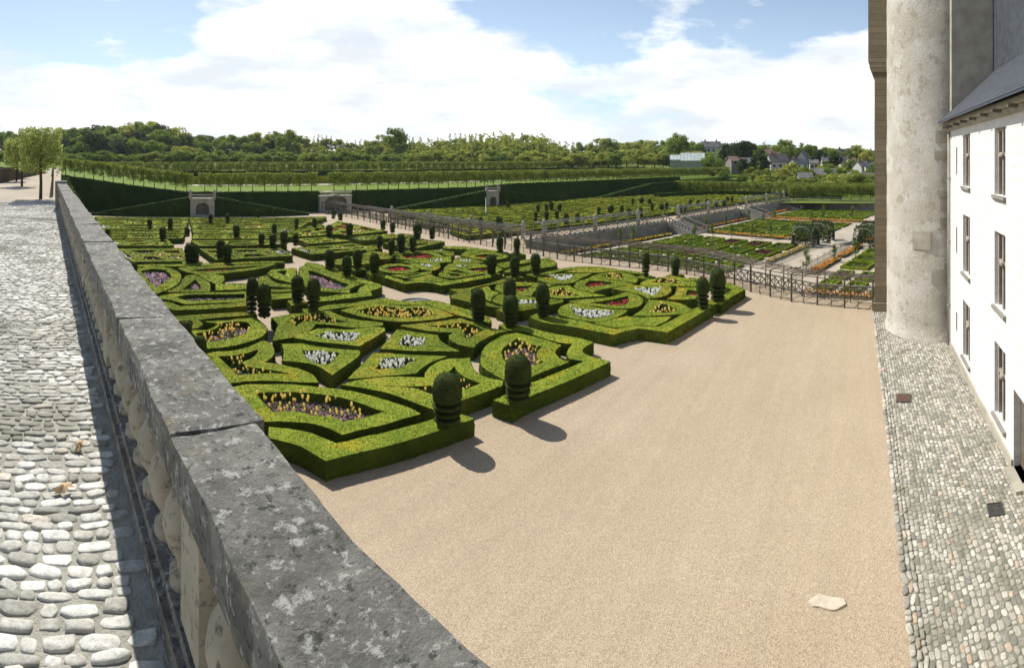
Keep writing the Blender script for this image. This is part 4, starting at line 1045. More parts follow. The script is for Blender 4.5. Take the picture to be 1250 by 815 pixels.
def castle_keep():
    e = empty('castle_keep', (34, -8, 0), 'tan ashlar corner of the main castle block behind the round tower', 'castle')
    inv = Matrix.Translation(-Vector(e.location))
    m = MB(); m.prism([(30.2,-1.08),(30.2,-16),(46,-16),(46,-2.6)], 0, 24); o = m.build('wall', 'keep', e); o.matrix_parent_inverse = inv
    m = MB()
    for i, (d, z0, z1) in enumerate(((.10,13.75,13.95),(.2,13.96,14.2),(.3,14.21,14.5),(.38,14.51,24.2))): m.prism([(30.2-d,-1.08+d),(30.2-d,-16-d),(46+d,-16-d),(46+d,-2.6+d)], z0, z1)
    o = m.build('cornice', 'keep', e); o.matrix_parent_inverse = inv
    m = MB(); m.prism([(30.05,-.98),(30.05,-16.2),(46.2,-16.2),(46.2,-2.5)], 0, .5); o = m.build('base_course', 'keep', e); o.matrix_parent_inverse = inv
castle_keep()
# ------------------------------------------------------------------ vine trellis and low openwork parapet beside the gravel walk
TREL = [(30.4,-1.0),(31.0,1.2),(32.0,4.2),(33.8,7.0),(36.6,10.6),(37.9,13.5),(38.3,17.5),(38.2,21.5),(38.2,25),(39.1,29.5),(39.6,34),(40.0,39),(40.8,45),(41.6,52),(42.4,60),(43.1,68.5),(42.6,73)]
def along(poly, step):
    out = []; carry = 0
    for a, b in zip(poly, poly[1:]):
        a = Vector(a); b = Vector(b); L = (b-a).length; t = carry
        while t < L: out.append(a + (b-a)*t/L); t += step
        carry = t - L
    return out
def trellis():
    e = empty('vine_trellis', (36, 10, 0), 'long weathered post-and-rail vine trellis between the gravel and the vegetable garden', 'trellis')
    inv = Matrix.Translation(-Vector(e.location))
    def add(m, n, mat): o = m.build(n, mat, e); o.matrix_parent_inverse = inv; return o
    P = along(TREL, 1.75); H = 1.75; B = []
    for i, p in enumerate(P):
        a = P[max(0, i-1)]; b = P[min(len(P)-1, i+1)]; d = (b-a).normalized(); n = Vector((d.y, -d.x)); B.append(p + n*(1.2 + .7*min(1., i/18)))
        m = MB(); m.beam((p.x, p.y, -.02), (p.x + random.uniform(-.03,.03), p.y, H + random.uniform(-.04,.06)), .10); add(m, 'post', 'post')
    m = MB()
    for a, b in zip(P, P[1:]):
        for z in (H-.06, 1.15): m.beam((a.x, a.y, z+random.uniform(-.02,.02)), (b.x, b.y, z+random.uniform(-.02,.02)), .05)
    add(m, 'rail', 'post')
    m = MB()
    for i, (a, b) in enumerate(zip(P, B)):
        m.beam((a.x, a.y, H), (b.x, b.y, H+.02), .05)
        if i+1 < len(P):
            for f in (.2, .4, .6, .8, 1.): 
                q0, q1 = a.lerp(b, f), P[i+1].lerp(B[i+1], f); m.beam((q0.x, q0.y, H+.04), (q1.x, q1.y, H+.04), .034)
        if i+1 < len(P):
            q0, q1 = (a+P[i+1])/2, (b+B[i+1])/2; m.beam((q0.x, q0.y, H-.02), (q1.x, q1.y, H-.0), .045)
        m.beam((b.x, b.y, KZ if i > 60 else -.02), (b.x, b.y, H), .07)
    add(m, 'canopy_frame', 'vine')
    m = MB()
    for i, (a, b) in enumerate(zip(P[:-1], B[:-1])):
        for k in range(4):
            q = a.lerp(b, random.random()); w = P[i+1].lerp(B[i+1], random.random()); pts = [Vector((*q.lerp(w, f), H + .1 + random.uniform(-.08, .16))) for f in (0, .3, .65, 1.)]
            m.tube(pts, [.022, .018, .014, .008], 4)
    add(m, 'canopy_shoots', 'vine')
    return P, B
TP_, TB_ = trellis()
def vine_mesh(seed):
    rng = random.Random(seed); m = MB(); L = MB()
    pts = [Vector((0,0,-.02))]
    for i in range(4): pts.append(pts[-1] + Vector((rng.uniform(-.08,.08), rng.uniform(-.05,.05), .22)))
    m.tube(pts, [.035,.03,.028,.026,.024], 6)
    tips = []
    for s in (-1, 1):
        for lvl in (rng.uniform(.3,.55), rng.uniform(.7,.95)):
            base = Vector((0,0,lvl)); q = [base]
            for i in range(5): q.append(q[-1] + Vector((s*.17, rng.uniform(-.04,.04), rng.uniform(-.03,.10))))
            m.tube(q, [.02,.018,.016,.013,.010,.007], 5); tips += q[1:]
            for c in q[1:]:
                if rng.random() < .6: 
                    w = [c, c + Vector((rng.uniform(-.12,.12), rng.uniform(-.08,.08), rng.uniform(.15,.4)))]; m.tube(w, [.009,.005], 4); tips.append(w[1])
    P = np.array([tuple(t) for t in tips for _ in range(2)]) + RNG.normal(size=(len(tips)*2, 3))*.07
    return m, P
VM = []
for s in range(4):
    m, P = vine_mesh(s); e = m; VM.append((m.build('stock', 'vine', link=False).data, MB().leaves(P, np.tile([0,0,1.], (len(P),1)), .035, 1.).build('leaves', 'pear', link=False).data))
for i, (a, b) in enumerate(zip(TP_, TP_[1:])):
    if i > 34: break
    c = (a+b)/2; d = (b-a).normalized()
    lab = 'low twisted grape vine tied between the posts next to the castle corner' if i < 6 else 'low twisted grape vine trained along the trellis beside the right-hand square' if i < 18 else 'low twisted grape vine trained along the trellis beside the middle square'
    e = empty('grape_vine', (c.x, c.y, 0), lab, 'vine', lab.replace('vine', 'vines'), math.atan2(d.y, d.x))
    s = VM[i % 4]
    for n, me in zip(('stock', 'leaves'), s):
        o = bpy.data.objects.new(n, me); COL.objects.link(o); o.parent = e
def openwork(name, pts, z0, lab, h=.85, step=.62):
    """low parapet of pierced interlaced arches"""
    e = empty(name, (pts[0][0], pts[0][1], z0), lab, 'parapet'); inv = Matrix.Translation(-Vector(e.location))
    m = MB(); t = MB(); P = along(pts, step)
    for a, b in zip(P, P[1:]):
        d = (b-a)
        A = Vector((a.x, a.y, z0)); Bv = Vector((b.x, b.y, z0))
        mid = (A+Bv)/2
        for u in (A,): m.beam(u, u+Vector((0,0,h-.08)), .05)
        m.beam(A+Vector((0,0,.1)), mid+Vector((0,0,h*.5)), .05); m.beam(mid+Vector((0,0,h*.5)), Bv+Vector((0,0,.1)), .05)
        m.beam(A+Vector((0,0,h-.1)), mid+Vector((0,0,h*.5)), .05); m.beam(mid+Vector((0,0,h*.5)), Bv+Vector((0,0,h-.1)), .05)
    for a, b in zip(pts, pts[1:]):
        t.beam((a[0], a[1], z0+h-.03), (b[0], b[1], z0+h-.03), .16, .09); t.beam((a[0], a[1], z0+.06), (b[0], b[1], z0+.06), .14, .11)
    for mm, n in ((m, 'openwork'), (t, 'rails')):
        o = mm.build(n, 'openstone', e); o.matrix_parent_inverse = inv
M['openstone'] = simple('weathered_grey_cast_stone', (.21,.195,.165), (.14,.13,.11), 3, .9, .4, 25)
openwork('stone_parapet', [(x-.15, y-.03) for x, y in RAIL] + [W1], 0.0, 'low pierced stone parapet behind the vine trellis, at the edge of the vegetable garden')
openwork('stone_parapet', [(x+2.3, y+.2) for x, y in TREL if y > 36], 0.0, 'low pierced stone parapet along the far end of the vine trellis')
def wallbox(name, a, b, z0, z1, th, mat, lab, cat='wall'):
    m = MB(); d = (Vector(b)-Vector(a)).normalized(); n = Vector((-d.y, d.x))*th/2
    v = [Vector(a)+n, Vector(a)-n, Vector(b)-n, Vector(b)+n]
    m.prism([tuple(p) for p in v], z0, z1, 0); return tag(m.build(name, mat), lab, cat)
q0 = 44.5
# grey wall with its stairs, coping and parapet
STP = (58.6, 79.0, 95.5)
def pwall(p0, p1, lab):
    a, b = pq(p0, q0-.12)[:2], pq(p1, q0-.12)[:2]
    o = wallbox('retaining_wall', a, b, KZ-.2, -.03, .35, 'greystone', lab, 'wall')
    m = MB(); d = (Vector(b)-Vector(a)).normalized(); n = Vector((-d.y, d.x))*.26
    v = [Vector(a)+n, Vector(a)-n, Vector(b)-n, Vector(b)+n]; m.prism([tuple(p) for p in v], -.029, .09); m.build('coping', 'greystone', o)
pwall(32.5, STP[0]-1.9, 'long grey retaining wall from the trellis to the first stair, above the vegetable garden')
pwall(STP[0]+1.9, STP[1]-1.9, 'grey retaining wall between the first and the second stair')
pwall(STP[1]+1.9, 99, 'grey retaining wall beyond the second stair')
wallbox('retaining_wall', pq(98.9, q0)[:2], pq(98.9, -20)[:2], KZ-.2, .1, .35, 'greystone', 'grey wall closing the far end of the vegetable garden')
def rail_c(p0, p1, lab): openwork('stone_parapet', [pq(p0+i*(p1-p0)/6, q0+.05, 0)[:2] for i in range(7)], .09, lab, .75, .8)
rail_c(32.6, STP[0]-1.9, 'pierced parapet on the grey wall left of the first stair')
rail_c(STP[0]+1.9, STP[1]-1.9, 'pierced parapet on the grey wall between two stairs')
rail_c(STP[1]+1.9, 98.5, 'pierced parapet on the grey wall beyond the second stair')
openwork('stone_parapet', [pq(98.8, q, 0)[:2] for q in (44, 30, 15, 0, -15)], .1, 'pierced parapet at the far end of the vegetable garden', .7, .9)
def stair(p, lab):
    e = empty('stone_stair', pq(p, q0, KZ), lab, 'stair', None, -A17)
    m = MB(); n = 10
    for i in range(n): m.box(-1.5, 1.5, -4.2 + i*.42, .6, i*.16 - (.02 if i == 0 else 0), (i+1)*.16 - .001*i)
    m.build('steps', 'greystone', e)
    for s in (-1, 1):
        m = MB(); x0, x1 = sorted((s*1.5+s*.003, s*1.78))
        V = [(x, y, z) for x in (x0, x1) for y, z in ((-4.5,-.02),(.9,-.02),(.9,1.9),(-4.5,.35))]
        m.add(V, [(0,1,2,3),(7,6,5,4),(0,4,5,1),(1,5,6,2),(2,6,7,3),(3,7,4,0)]); m.build('side_wall', 'greystone', e)
        m = MB()
        for i in range(10): y = -4.3+i*.55; z = .35 + (y+4.5)*.287; m.beam((s*1.64, y, z-.05), (s*1.64, y, z+.62), .09)
        m.beam((s*1.64, -4.5, .98), (s*1.64, .9, 2.53), .22, .1); m.box(s*1.64-.2, s*1.64+.2, -4.75, -4.4, 0, 1.15); m.build('railing', 'openstone', e)
stair(STP[0], 'grey stone stair nearest the trellis, leading down into the vegetable garden')
stair(STP[1], 'grey stone stair in the middle of the long wall')
stair(STP[2], 'grey stone stair at the far corner of the long wall')
# upper trellis along the wall with stone posts
def trellis2(pts, lab, back=2.0, step=2.0, H=1.55, stone=4):
    e = empty('wooden_trellis', (pts[0][0], pts[0][1], 0), lab, 'trellis'); inv = Matrix.Translation(-Vector(e.location)); P = along(pts, step); R = MB()
    for i, p in enumerate(P):
        a = P[max(0, i-1)]; b = P[min(len(P)-1, i+1)]; d = (b-a).normalized(); n = Vector((-d.y, d.x)); q = p + n*back
        m = MB()
        if i % stone == 0: 
            m.box(p.x-.2, p.x+.2, p.y-.2, p.y+.2, 0, 1.5); m.box(p.x-.26, p.x+.26, p.y-.26, p.y+.26, 1.5, 1.62); m.lathe([(.1,0),(.22,.12),(.2,.28),(.08,.42),(0,.5)], 10, (p.x, p.y, 1.62))
            o = m.build('stone_post', 'stone', e)
        else: m.beam((p.x, p.y, 0), (p.x, p.y, H), .09); o = m.build('post', 'lattice', e)
        o.matrix_parent_inverse = inv
        R.beam((p.x, p.y, H), (q.x, q.y, H), .05); R.beam((q.x, q.y, 0), (q.x, q.y, H), .07)
        if i+1 < len(P):
            b = P[i+1]
            R.beam((p.x,p.y,H-.05),(b.x,b.y,H-.05),.06); R.beam((p.x,p.y,.8),(b.x,b.y,.8),.04)
            for f in (.33,.66,1.): R.beam((p.x+n.x*back*f,p.y+n.y*back*f,H+.03),(b.x+n.x*back*f,b.y+n.y*back*f,H+.03),.045)
    o = R.build('rails', 'lattice', e); o.matrix_parent_inverse = inv
trellis2([pq(p, q0+1.0)[:2] for p in (36, 56)], 'grey trellis with stone posts on top of the wall left of the first stair')
trellis2([pq(p, q0+1.0)[:2] for p in (61, 76.5)], 'grey trellis with stone posts on top of the wall between the stairs')
trellis2([pq(p, q0+1.0)[:2] for p in (81.5, 98)], 'grey trellis with stone posts on top of the wall beyond the second stair')
trellis2([pq(33.5, 46)[:2], pq(31, 55)[:2], pq(28, 66)[:2], pq(25.5, 76)[:2]], 'long grey trellis with stone posts edging the yellow-green garden on the left')

# ------------------------------------------------------------------ the vegetable garden
def border_flowers(p0, p1, q_0, q_1, c, lab):
    n = int(abs(p1-p0)*abs(q_1-q_0)*70); P = np.column_stack([RNG.uniform(min(p0,p1), max(p0,p1), n), RNG.uniform(min(q_0,q_1), max(q_0,q_1), n)])
    cx, cy, _ = pq((p0+p1)/2, (q_0+q_1)/2); W = np.array([pq(p, q)[:2] for p, q in P]) - [cx, cy]
    z = .34 + RNG.uniform(-.1,.08,n); m = MB(); up = np.tile([0,0,1.],(n,1)); m.leaves(np.column_stack([W, z]), up, .085, .6, 0)
    k = int(n*.7); m.leaves(np.column_stack([W[:k], z[:k]-.14]), up[:k], .1, .9, 1)
    e = empty('flower_border', (cx, cy, KZ), lab, 'flower border'); o = m.build('blooms', [c, 'stem'], e); o['kind'] = 'stuff'
    q = [pq(a, b)[:2] for a, b in ((p0,q_0),(p1,q_0),(p1,q_1),(p0,q_1))]; q = [(x-cx, y-cy) for x, y in q]
    if area(q) < 0: q = q[::-1]
    MB().prism(q, .0, .08).build('soil', 'soil', e)
VCOL = ['veg', 'box_low', 'veg', 'box_low']
M['lettuce'] = foliage('pale_lettuce_leaves', (.26,.34,.06), (.32,.39,.08), (.3,.35,.07), 2, .35)
M['cabbage'] = foliage('blue_green_cabbage_leaves', (.17,.24,.14), (.23,.30,.17), (.18,.22,.15), 2, .25)
M['redleaf'] = foliage('dark_red_leaves', (.12,.035,.035), (.16,.05,.045), (.10,.05,.04), 2, .2)
M['dense'] = foliage('dark_herb_leaves', (.10,.17,.02), (.14,.21,.025), (.13,.18,.03), 1, .3)
def vegbed(p0, p1, q_0, q_1, crop, lab, grp, rows, along_q=False):
    cx, cy, _ = pq((p0+p1)/2, (q_0+q_1)/2); e = empty('vegetable_bed', (cx, cy, KZ), lab, 'vegetable bed', grp, -A17)
    w, d = (p1-p0)/2, (q_1-q_0)/2; t = .22
    m = MB()
    for q in ([(-w,-d),(w,-d),(w,-d+t),(-w,-d+t)], [(-w,d-t),(w,d-t),(w,d),(-w,d)], [(-w,-d+t),(-w+t,-d+t),(-w+t,d-t),(-w,d-t)], [(w-t,-d+t),(w,-d+t),(w,d-t),(w-t,d-t)]):
        lo, hi = np.min(q, 0), np.max(q, 0); m.box(lo[0], hi[0], lo[1], hi[1], -.02, .27)
        n = int((hi[0]-lo[0]+.3)*(hi[1]-lo[1]+.3)*130); P = np.column_stack([RNG.uniform(lo[0]-.03, hi[0]+.03, n), RNG.uniform(lo[1]-.03, hi[1]+.03, n), RNG.uniform(.12, .3, n)]); m.leaves(P, np.tile([0,0,.8],(n,1)), .07, .7)
    m.build('box_edging', 'box_low', e)
    MB().box(-w+t, w-t, -d+t, d-t, -.02, .05).build('soil', 'soil', e)
    m = MB(); W, D = (w-t-.1), (d-t-.1)
    for r in range(rows):
        f = -1 + (r+.5)*2/rows
        n = int((2*W if not along_q else 2*D) * 26)
        if along_q: P = np.column_stack([np.full(n, f*W) + RNG.normal(size=n)*W/rows*.28, RNG.uniform(-D, D, n), RNG.uniform(.06, .26, n)])
        else: P = np.column_stack([RNG.uniform(-W, W, n), np.full(n, f*D) + RNG.normal(size=n)*D/rows*.28, RNG.uniform(.06, .26, n)])
        m.leaves(P, np.tile([0,0,1.],(n,1)), .10, .6)
    o = m.build('crop_rows', crop, e); o['kind'] = 'stuff'
def plot(p0, p1, q_0, q_1, np_, nq, crops, where, seed):
    rng = random.Random(seed); gp = .85
    bw, bd = (p1-p0)/np_, (q_1-q_0)/nq; names = {'veg':'mid-green','dense':'dark green','lettuce':'pale lettuce','cabbage':'blue-green cabbage','redleaf':'dark red'}
    for i in range(np_):
        for j in range(nq):
            c = rng.choice(crops); vegbed(p0+i*bw+gp/2, p0+(i+1)*bw-gp/2, q_0+j*bd+gp/2, q_0+(j+1)*bd-gp/2, c, f'box-edged bed of {names[c]} rows in the {where}', f'{names[c]} beds in the {where}', rng.choice((3,4,5)), rng.random() < .5)
plot(35.5, 57, 24.2, 41.0, 5, 5, ['veg','cabbage','lettuce','veg','redleaf','dense'], 'vegetable square nearest the trellis', 1)
plot(61, 77.5, 24.2, 41.0, 4, 4, ['veg','veg','dense','lettuce'], 'vegetable square beyond the first cross path', 2)
plot(81.5, 97, 24.2, 41.0, 4, 4, ['veg','dense','veg'], 'farthest vegetable square by the grey wall', 3)
plot(46.0, 57, 2, 16.2, 3, 4, ['dense','dense','veg'], 'dark vegetable square next to the castle', 4)
plot(38.0, 45.4, 4, 15.8, 2, 5, ['cabbage','lettuce','dense','redleaf'], 'striped vegetable square behind the orange border', 5)
plot(62, 77.5, 1, 16.2, 3, 3, ['veg','dense'], 'vegetable square behind the arbours', 6)
plot(81.5, 97, 1, 17, 3, 3, ['veg','dense'], 'far right vegetable square', 7)
def fl(*a): border_flowers(*a)
fl(43.2, 50.5, 17.0, 17.9, 'orange', 'orange flower border beside the near end of the central path')
fl(51.5, 58.5, 17.0, 17.9, 'orange', 'orange flower border beside the central path, just before the arbours')
fl(36.6, 37.5, 2, 15.5, 'orange', 'orange flower border right behind the pierced parapet')
fl(36, 44.5, 42.4, 43.4, 'gold', 'golden flower border at the foot of the grey wall, nearer the trellis')
fl(45.8, 55.5, 42.4, 43.4, 'gold', 'golden flower border at the foot of the grey wall, nearer the first stair')
fl(62, 76, 42.4, 43.3, 'orange', 'orange flower border at the foot of the grey wall between the stairs')
fl(60.2, 60.9, 24.5, 41, 'orange', 'thin orange flower border along the first cross path')
fl(77.6, 78.3, 24.5, 41, 'orange', 'thin orange flower border along the second cross path')
fl(62, 77, 17.0, 17.9, 'orange', 'orange flower border beyond the arbours')
fl(82, 96, 42.3, 43.1, 'orange', 'orange flower border below the far end of the wall')
fl(80.3, 81.0, 22, 40, 'orange', 'orange flower border before the farthest vegetable square')
fl(46, 56.5, 22.9, 23.6, 'gold', 'yellow flower border left of the central path')
def low_fence(a, b, lab):
    e = empty('lattice_fence', (*a, KZ), lab, 'fence'); inv = Matrix.Translation(-Vector(e.location)); m = MB()
    P = along([a, b], .22)
    for i, p in enumerate(P): m.beam((p.x,p.y,KZ),(p.x,p.y,KZ+(1.05 if i % 8 == 0 else .8)), .05 if i % 8 == 0 else .028)
    for z in (.2,.75): m.beam((*a,KZ+z),(*b,KZ+z),.045)
    o = m.build('pickets', 'lattice', e); o.matrix_parent_inverse = inv
low_fence(pq(40,18.3)[:2], pq(57.5,18.3)[:2], 'grey picket fence on the right of the central path')
low_fence(pq(44,22.4)[:2], pq(57.5,22.4)[:2], 'grey picket fence on the left of the central path')
def arbour(p, q, lab):
    e = empty('trellis_arbour', pq(p, q, KZ), lab, 'arbour', None, -A17); R = 1.25; H = 1.25
    for sx in (-1, 1):
        for sy in (-1, 1): m = MB(); m.beam((sx*R, sy*R, 0), (sx*R, sy*R, H+.1), .12); m.build('post', 'lattice', e)
    m = MB()
    for s in (-1, 1):
        for ax in (0, 1):
            pts = []
            for k in range(11):
                a = math.pi*k/10; u, z = -R*math.cos(a), H + R*.95*math.sin(a); pts.append((u, s*R, z) if ax == 0 else (s*R, u, z))
            m.tube(pts, .05, 5)
    for k in range(1, 10):
        a = math.pi*k/10; u, z = -R*math.cos(a), H+R*.95*math.sin(a); m.beam((u,-R,z),(u,R,z),.035)
    for k in range(5):
        z = .2 + k*.25
        for s in (-1, 1): m.beam((s*R,-R,z),(s*R,-R*.3,z),.03); m.beam((s*R,R*.3,z),(s*R,R,z),.03); m.beam((-R,s*R,z),(-R*.3,s*R,z),.03); m.beam((R*.3,s*R,z),(R,s*R,z),.03)
    m.build('lattice', 'lattice', e)
    n = 1500; a = RNG.uniform(0, math.pi, n); y = RNG.uniform(-R, R, n); P = np.column_stack([-R*np.cos(a)*1.03, y, H+R*np.sin(a)*1.0])
    k = RNG.random(n) < .75; P = P[k]; n2 = 1300; s = RNG.choice([-1,1], n2); t = RNG.choice([-1,1], n2)*RNG.uniform(.35,1,n2)
    Q = np.column_stack([np.where(RNG.random(n2)<.5, s*R, t*R), np.zeros(n2), RNG.uniform(0.1, 1.3, n2)]); Q[:,1] = np.where(np.abs(np.abs(Q[:,0])-R)<.01, t*R, s*R)
    P = np.concatenate([P, Q]) + RNG.normal(size=(len(P)+n2, 3))*.06
    MB().leaves(P, np.tile([0,0,.6],(len(P),1)), .10, 1.).build('climbing_leaves', 'arbleaf', e)
M['arbleaf'] = foliage('arbour_leaves', (.05,.085,.022), (.085,.12,.03), (.07,.09,.03), 1.5, .25)
arbour(57.2, 23.8, 'leafy trellis arbour nearest the trellis, left of the little basin')
arbour(61.0, 23.2, 'leafy trellis arbour with an open arch, behind the nearest one')
arbour(58.2, 16.5, 'leafy trellis arbour right of the little basin, close to the castle')
arbour(62.6, 17.0, 'leafy trellis arbour behind the one close to the castle')
arbour(78.0, 18.5, 'leafy trellis arbour far back near the end wall')
def basin():
    e = empty('garden_basin', pq(60, 20.2, KZ), 'small round stone basin between the leafy arbours', 'basin')
    MB().lathe([(1.3,-.02),(1.3,.4),(1.05,.42),(1.02,.2)], 28).build('rim', 'stone', e); MB().lathe([(1.03,.3),(0,.301)], 28).build('water', 'water', e)
basin()
def pear_mesh(seed):
    rng = np.random.default_rng(seed); t = MB(); t.tube([(0,0,-.02),(.02,0,.6),(0,.02,1.5),(0,0,2.0)], [.035,.03,.02,.008], 6); pts = []
    for i in range(16):
        z = rng.uniform(.55, 1.9); a = rng.uniform(0, 6.3); l = rng.uniform(.2,.5)*(1.15-z/2.4); q = (math.cos(a)*l, math.sin(a)*l, z+rng.uniform(.1,.3)); t.tube([(0,0,z-.1), q], [.012,.005], 4)
        for f in (.5, .8, 1.): pts += [np.array([q[0]*f, q[1]*f, z-.1+(q[2]-z+.1)*f])]*7
    P = np.array(pts) + rng.normal(size=(len(pts), 3))*.10
    return t.build('trunk', 'bark', link=False).data, MB().leaves(P, np.tile([0,0,.5],(len(P),1)), .075, 1.).build('crown', 'pear', link=False).data
PEARS = [pear_mesh(i) for i in range(4)]
for i, (x, y) in enumerate([(758,298),(773,297),(848,290),(862,281),(893,292),(946,268),(973,294),(984,332),(1019,320),(990,271),(918,291),(914,273),(886,276),(1044,318),(1005,268),(1040,268),(940,292),(870,291)]):
    X, Y, _ = pix_to_ground(x, y, KZ)
    lab = 'slim young fruit tree on the golden border under the grey wall' if i < 2 else 'slim young fruit tree along the first cross path of the vegetable garden' if y > 287 and x < 980 else 'slim young fruit tree beside the central path near the arbours' if y > 300 else 'slim young fruit tree among the farther vegetable beds'
    e = empty('fruit_tree', (X, Y, KZ), lab, 'fruit tree', lab.replace('tree', 'trees'), random.uniform(0, 6)); s = random.uniform(.85, 1.15); e.scale = (s, s, s)
    for n, me in zip(('trunk', 'crown'), PEARS[i % 4]): o = bpy.data.objects.new(n, me); COL.objects.link(o); o.parent = e
# ------------------------------------------------------------------ the dark banks and ramps at the far side (q about 79)
def ramp_hedge(pts, width, lab, mat='dark_hedge', k=.55, name='clipped_hedge'):
    """pts: (p, q, z_bottom, z_top) along the length; a long clipped hedge with sloping top"""
    m = MB(); L = MB(); tops = []
    P = []
    for (a, b) in zip(pts, pts[1:]):
        n = max(1, int(math.hypot(b[0]-a[0], b[1]-a[1])/1.0))
        P += [tuple(a[i]+(b[i]-a[i])*j/n for i in range(4)) for j in range(n)]
    P.append(pts[-1]); V = []
    for p, q, z0, z1 in P:
        u = .06*noise.noise((p*.7, q, 2.)); 
        for qq, z in ((q-width/2, z0), (q-width/2+u, z1+u), (q+width/2, z1+u), (q+width/2, z0)): V.append(pq(p, qq, z))
    n = len(P); F = []
    for i in range(n-1):
        for j in range(3): F.append((i*4+j, (i+1)*4+j, (i+1)*4+j+1, i*4+j+1))
    F += [(0,1,2,3), ((n-1)*4+3,(n-1)*4+2,(n-1)*4+1,(n-1)*4)]
    m.add(V, F); Va = np.array(V); T = np.array([t for f in F for t in ((f[0],f[1],f[2]),(f[0],f[2],f[3]))])
    s = .13; Pp, Nn = tri_points(Va, T, k/(s*s*1.25))
    m.leaves(Pp + RNG.normal(size=Pp.shape)*.03, Nn, s, .6)
    return tag(m.build(name, mat), lab, 'hedge')
def pz(x, y, q):               # p and height of a point at an image pixel, placed on row q
    t = (1045-x)/630 + A17; r = q/math.sin(t); return q/math.tan(t), CAMZ - (y-192)/630*r
QB = 79.0
p1, z1 = pz(232, 236, QB); p2, z2 = pz(262, 236, QB)
ramp_hedge([(pz(108,262,QB)[0], QB, -.1, .15), (p1, QB, -.1, 3.0)], 1.6, 'dark sloping hedge rising to the left side of the pale fountain niche')
ramp_hedge([(p2, QB, -.1, 3.0), (pz(376,258,QB)[0], QB, -.1, .3)], 1.6, 'dark sloping hedge falling to the right of the pale fountain niche')
pn1, pn2 = pz(590, 230, 78)[0], pz(605, 230, 78)[0]
ramp_hedge([(pz(463,252,QB-1)[0], QB-1, -.1, .3), (pn1, QB-1, -.1, 3.1)], 1.6, 'dark sloping hedge rising to the left side of the second stone niche')
ramp_hedge([(pn2, QB-1, -.1, 3.1), (pz(706,242,QB-1)[0], QB-1, -.1, .4)], 1.6, 'dark sloping hedge falling to the right of the second stone niche')
pa = pz(718,241,QB-2)[0]; pb = pz(795,224,QB-2)[0]
ramp_hedge([(pa, QB-2, -.1, .3), (pb, QB-2, -.1, 3.0), (pb+14, QB-3, -.1, 3.0), (pb+30, QB-10, -.1, 2.8)], 1.6, 'green sloping hedge that rises and then runs level at the right end of the bank')
# back wall of the bank
ramp_hedge([(-34, 84, -.1, 7.3), (-22.2, 84, -.1, 5.96), (-16, 84, -.1, 5.13), (-11, 84, -.1, 4.43), (-2, 83.7, -.1, 3.42), (p1+6, 83.5, -.1, 3.4), (pz(388,240,84)[0], 83.5, -.1, 3.4)], 1.2, 'long dark hedge wall behind the first fountain niche, high at the left end')
ramp_hedge([(pz(430,240,84)[0], 83.5, -.1, 3.4), (50, 83.5, -.1, 3.4), (58, 83.5, -.1, 3.85), (112, 83.5, -.1, 3.75)], 1.2, 'long dark hedge wall behind the second niche')
ramp_hedge([(86, 70, -.1, 1.3), (99, 64.5, -.1, 1.3)], 1.4, 'low green hedge at the far edge of the yellow-green garden, left part')
ramp_hedge([(99.8, 64, -.1, 1.4), (103, 52, -.1, 1.3), (104.5, 42, -.1, 1.2), (104.5, 36, -.1, .9)], 1.4, 'low green hedge at the far edge of the yellow-green garden, right part')
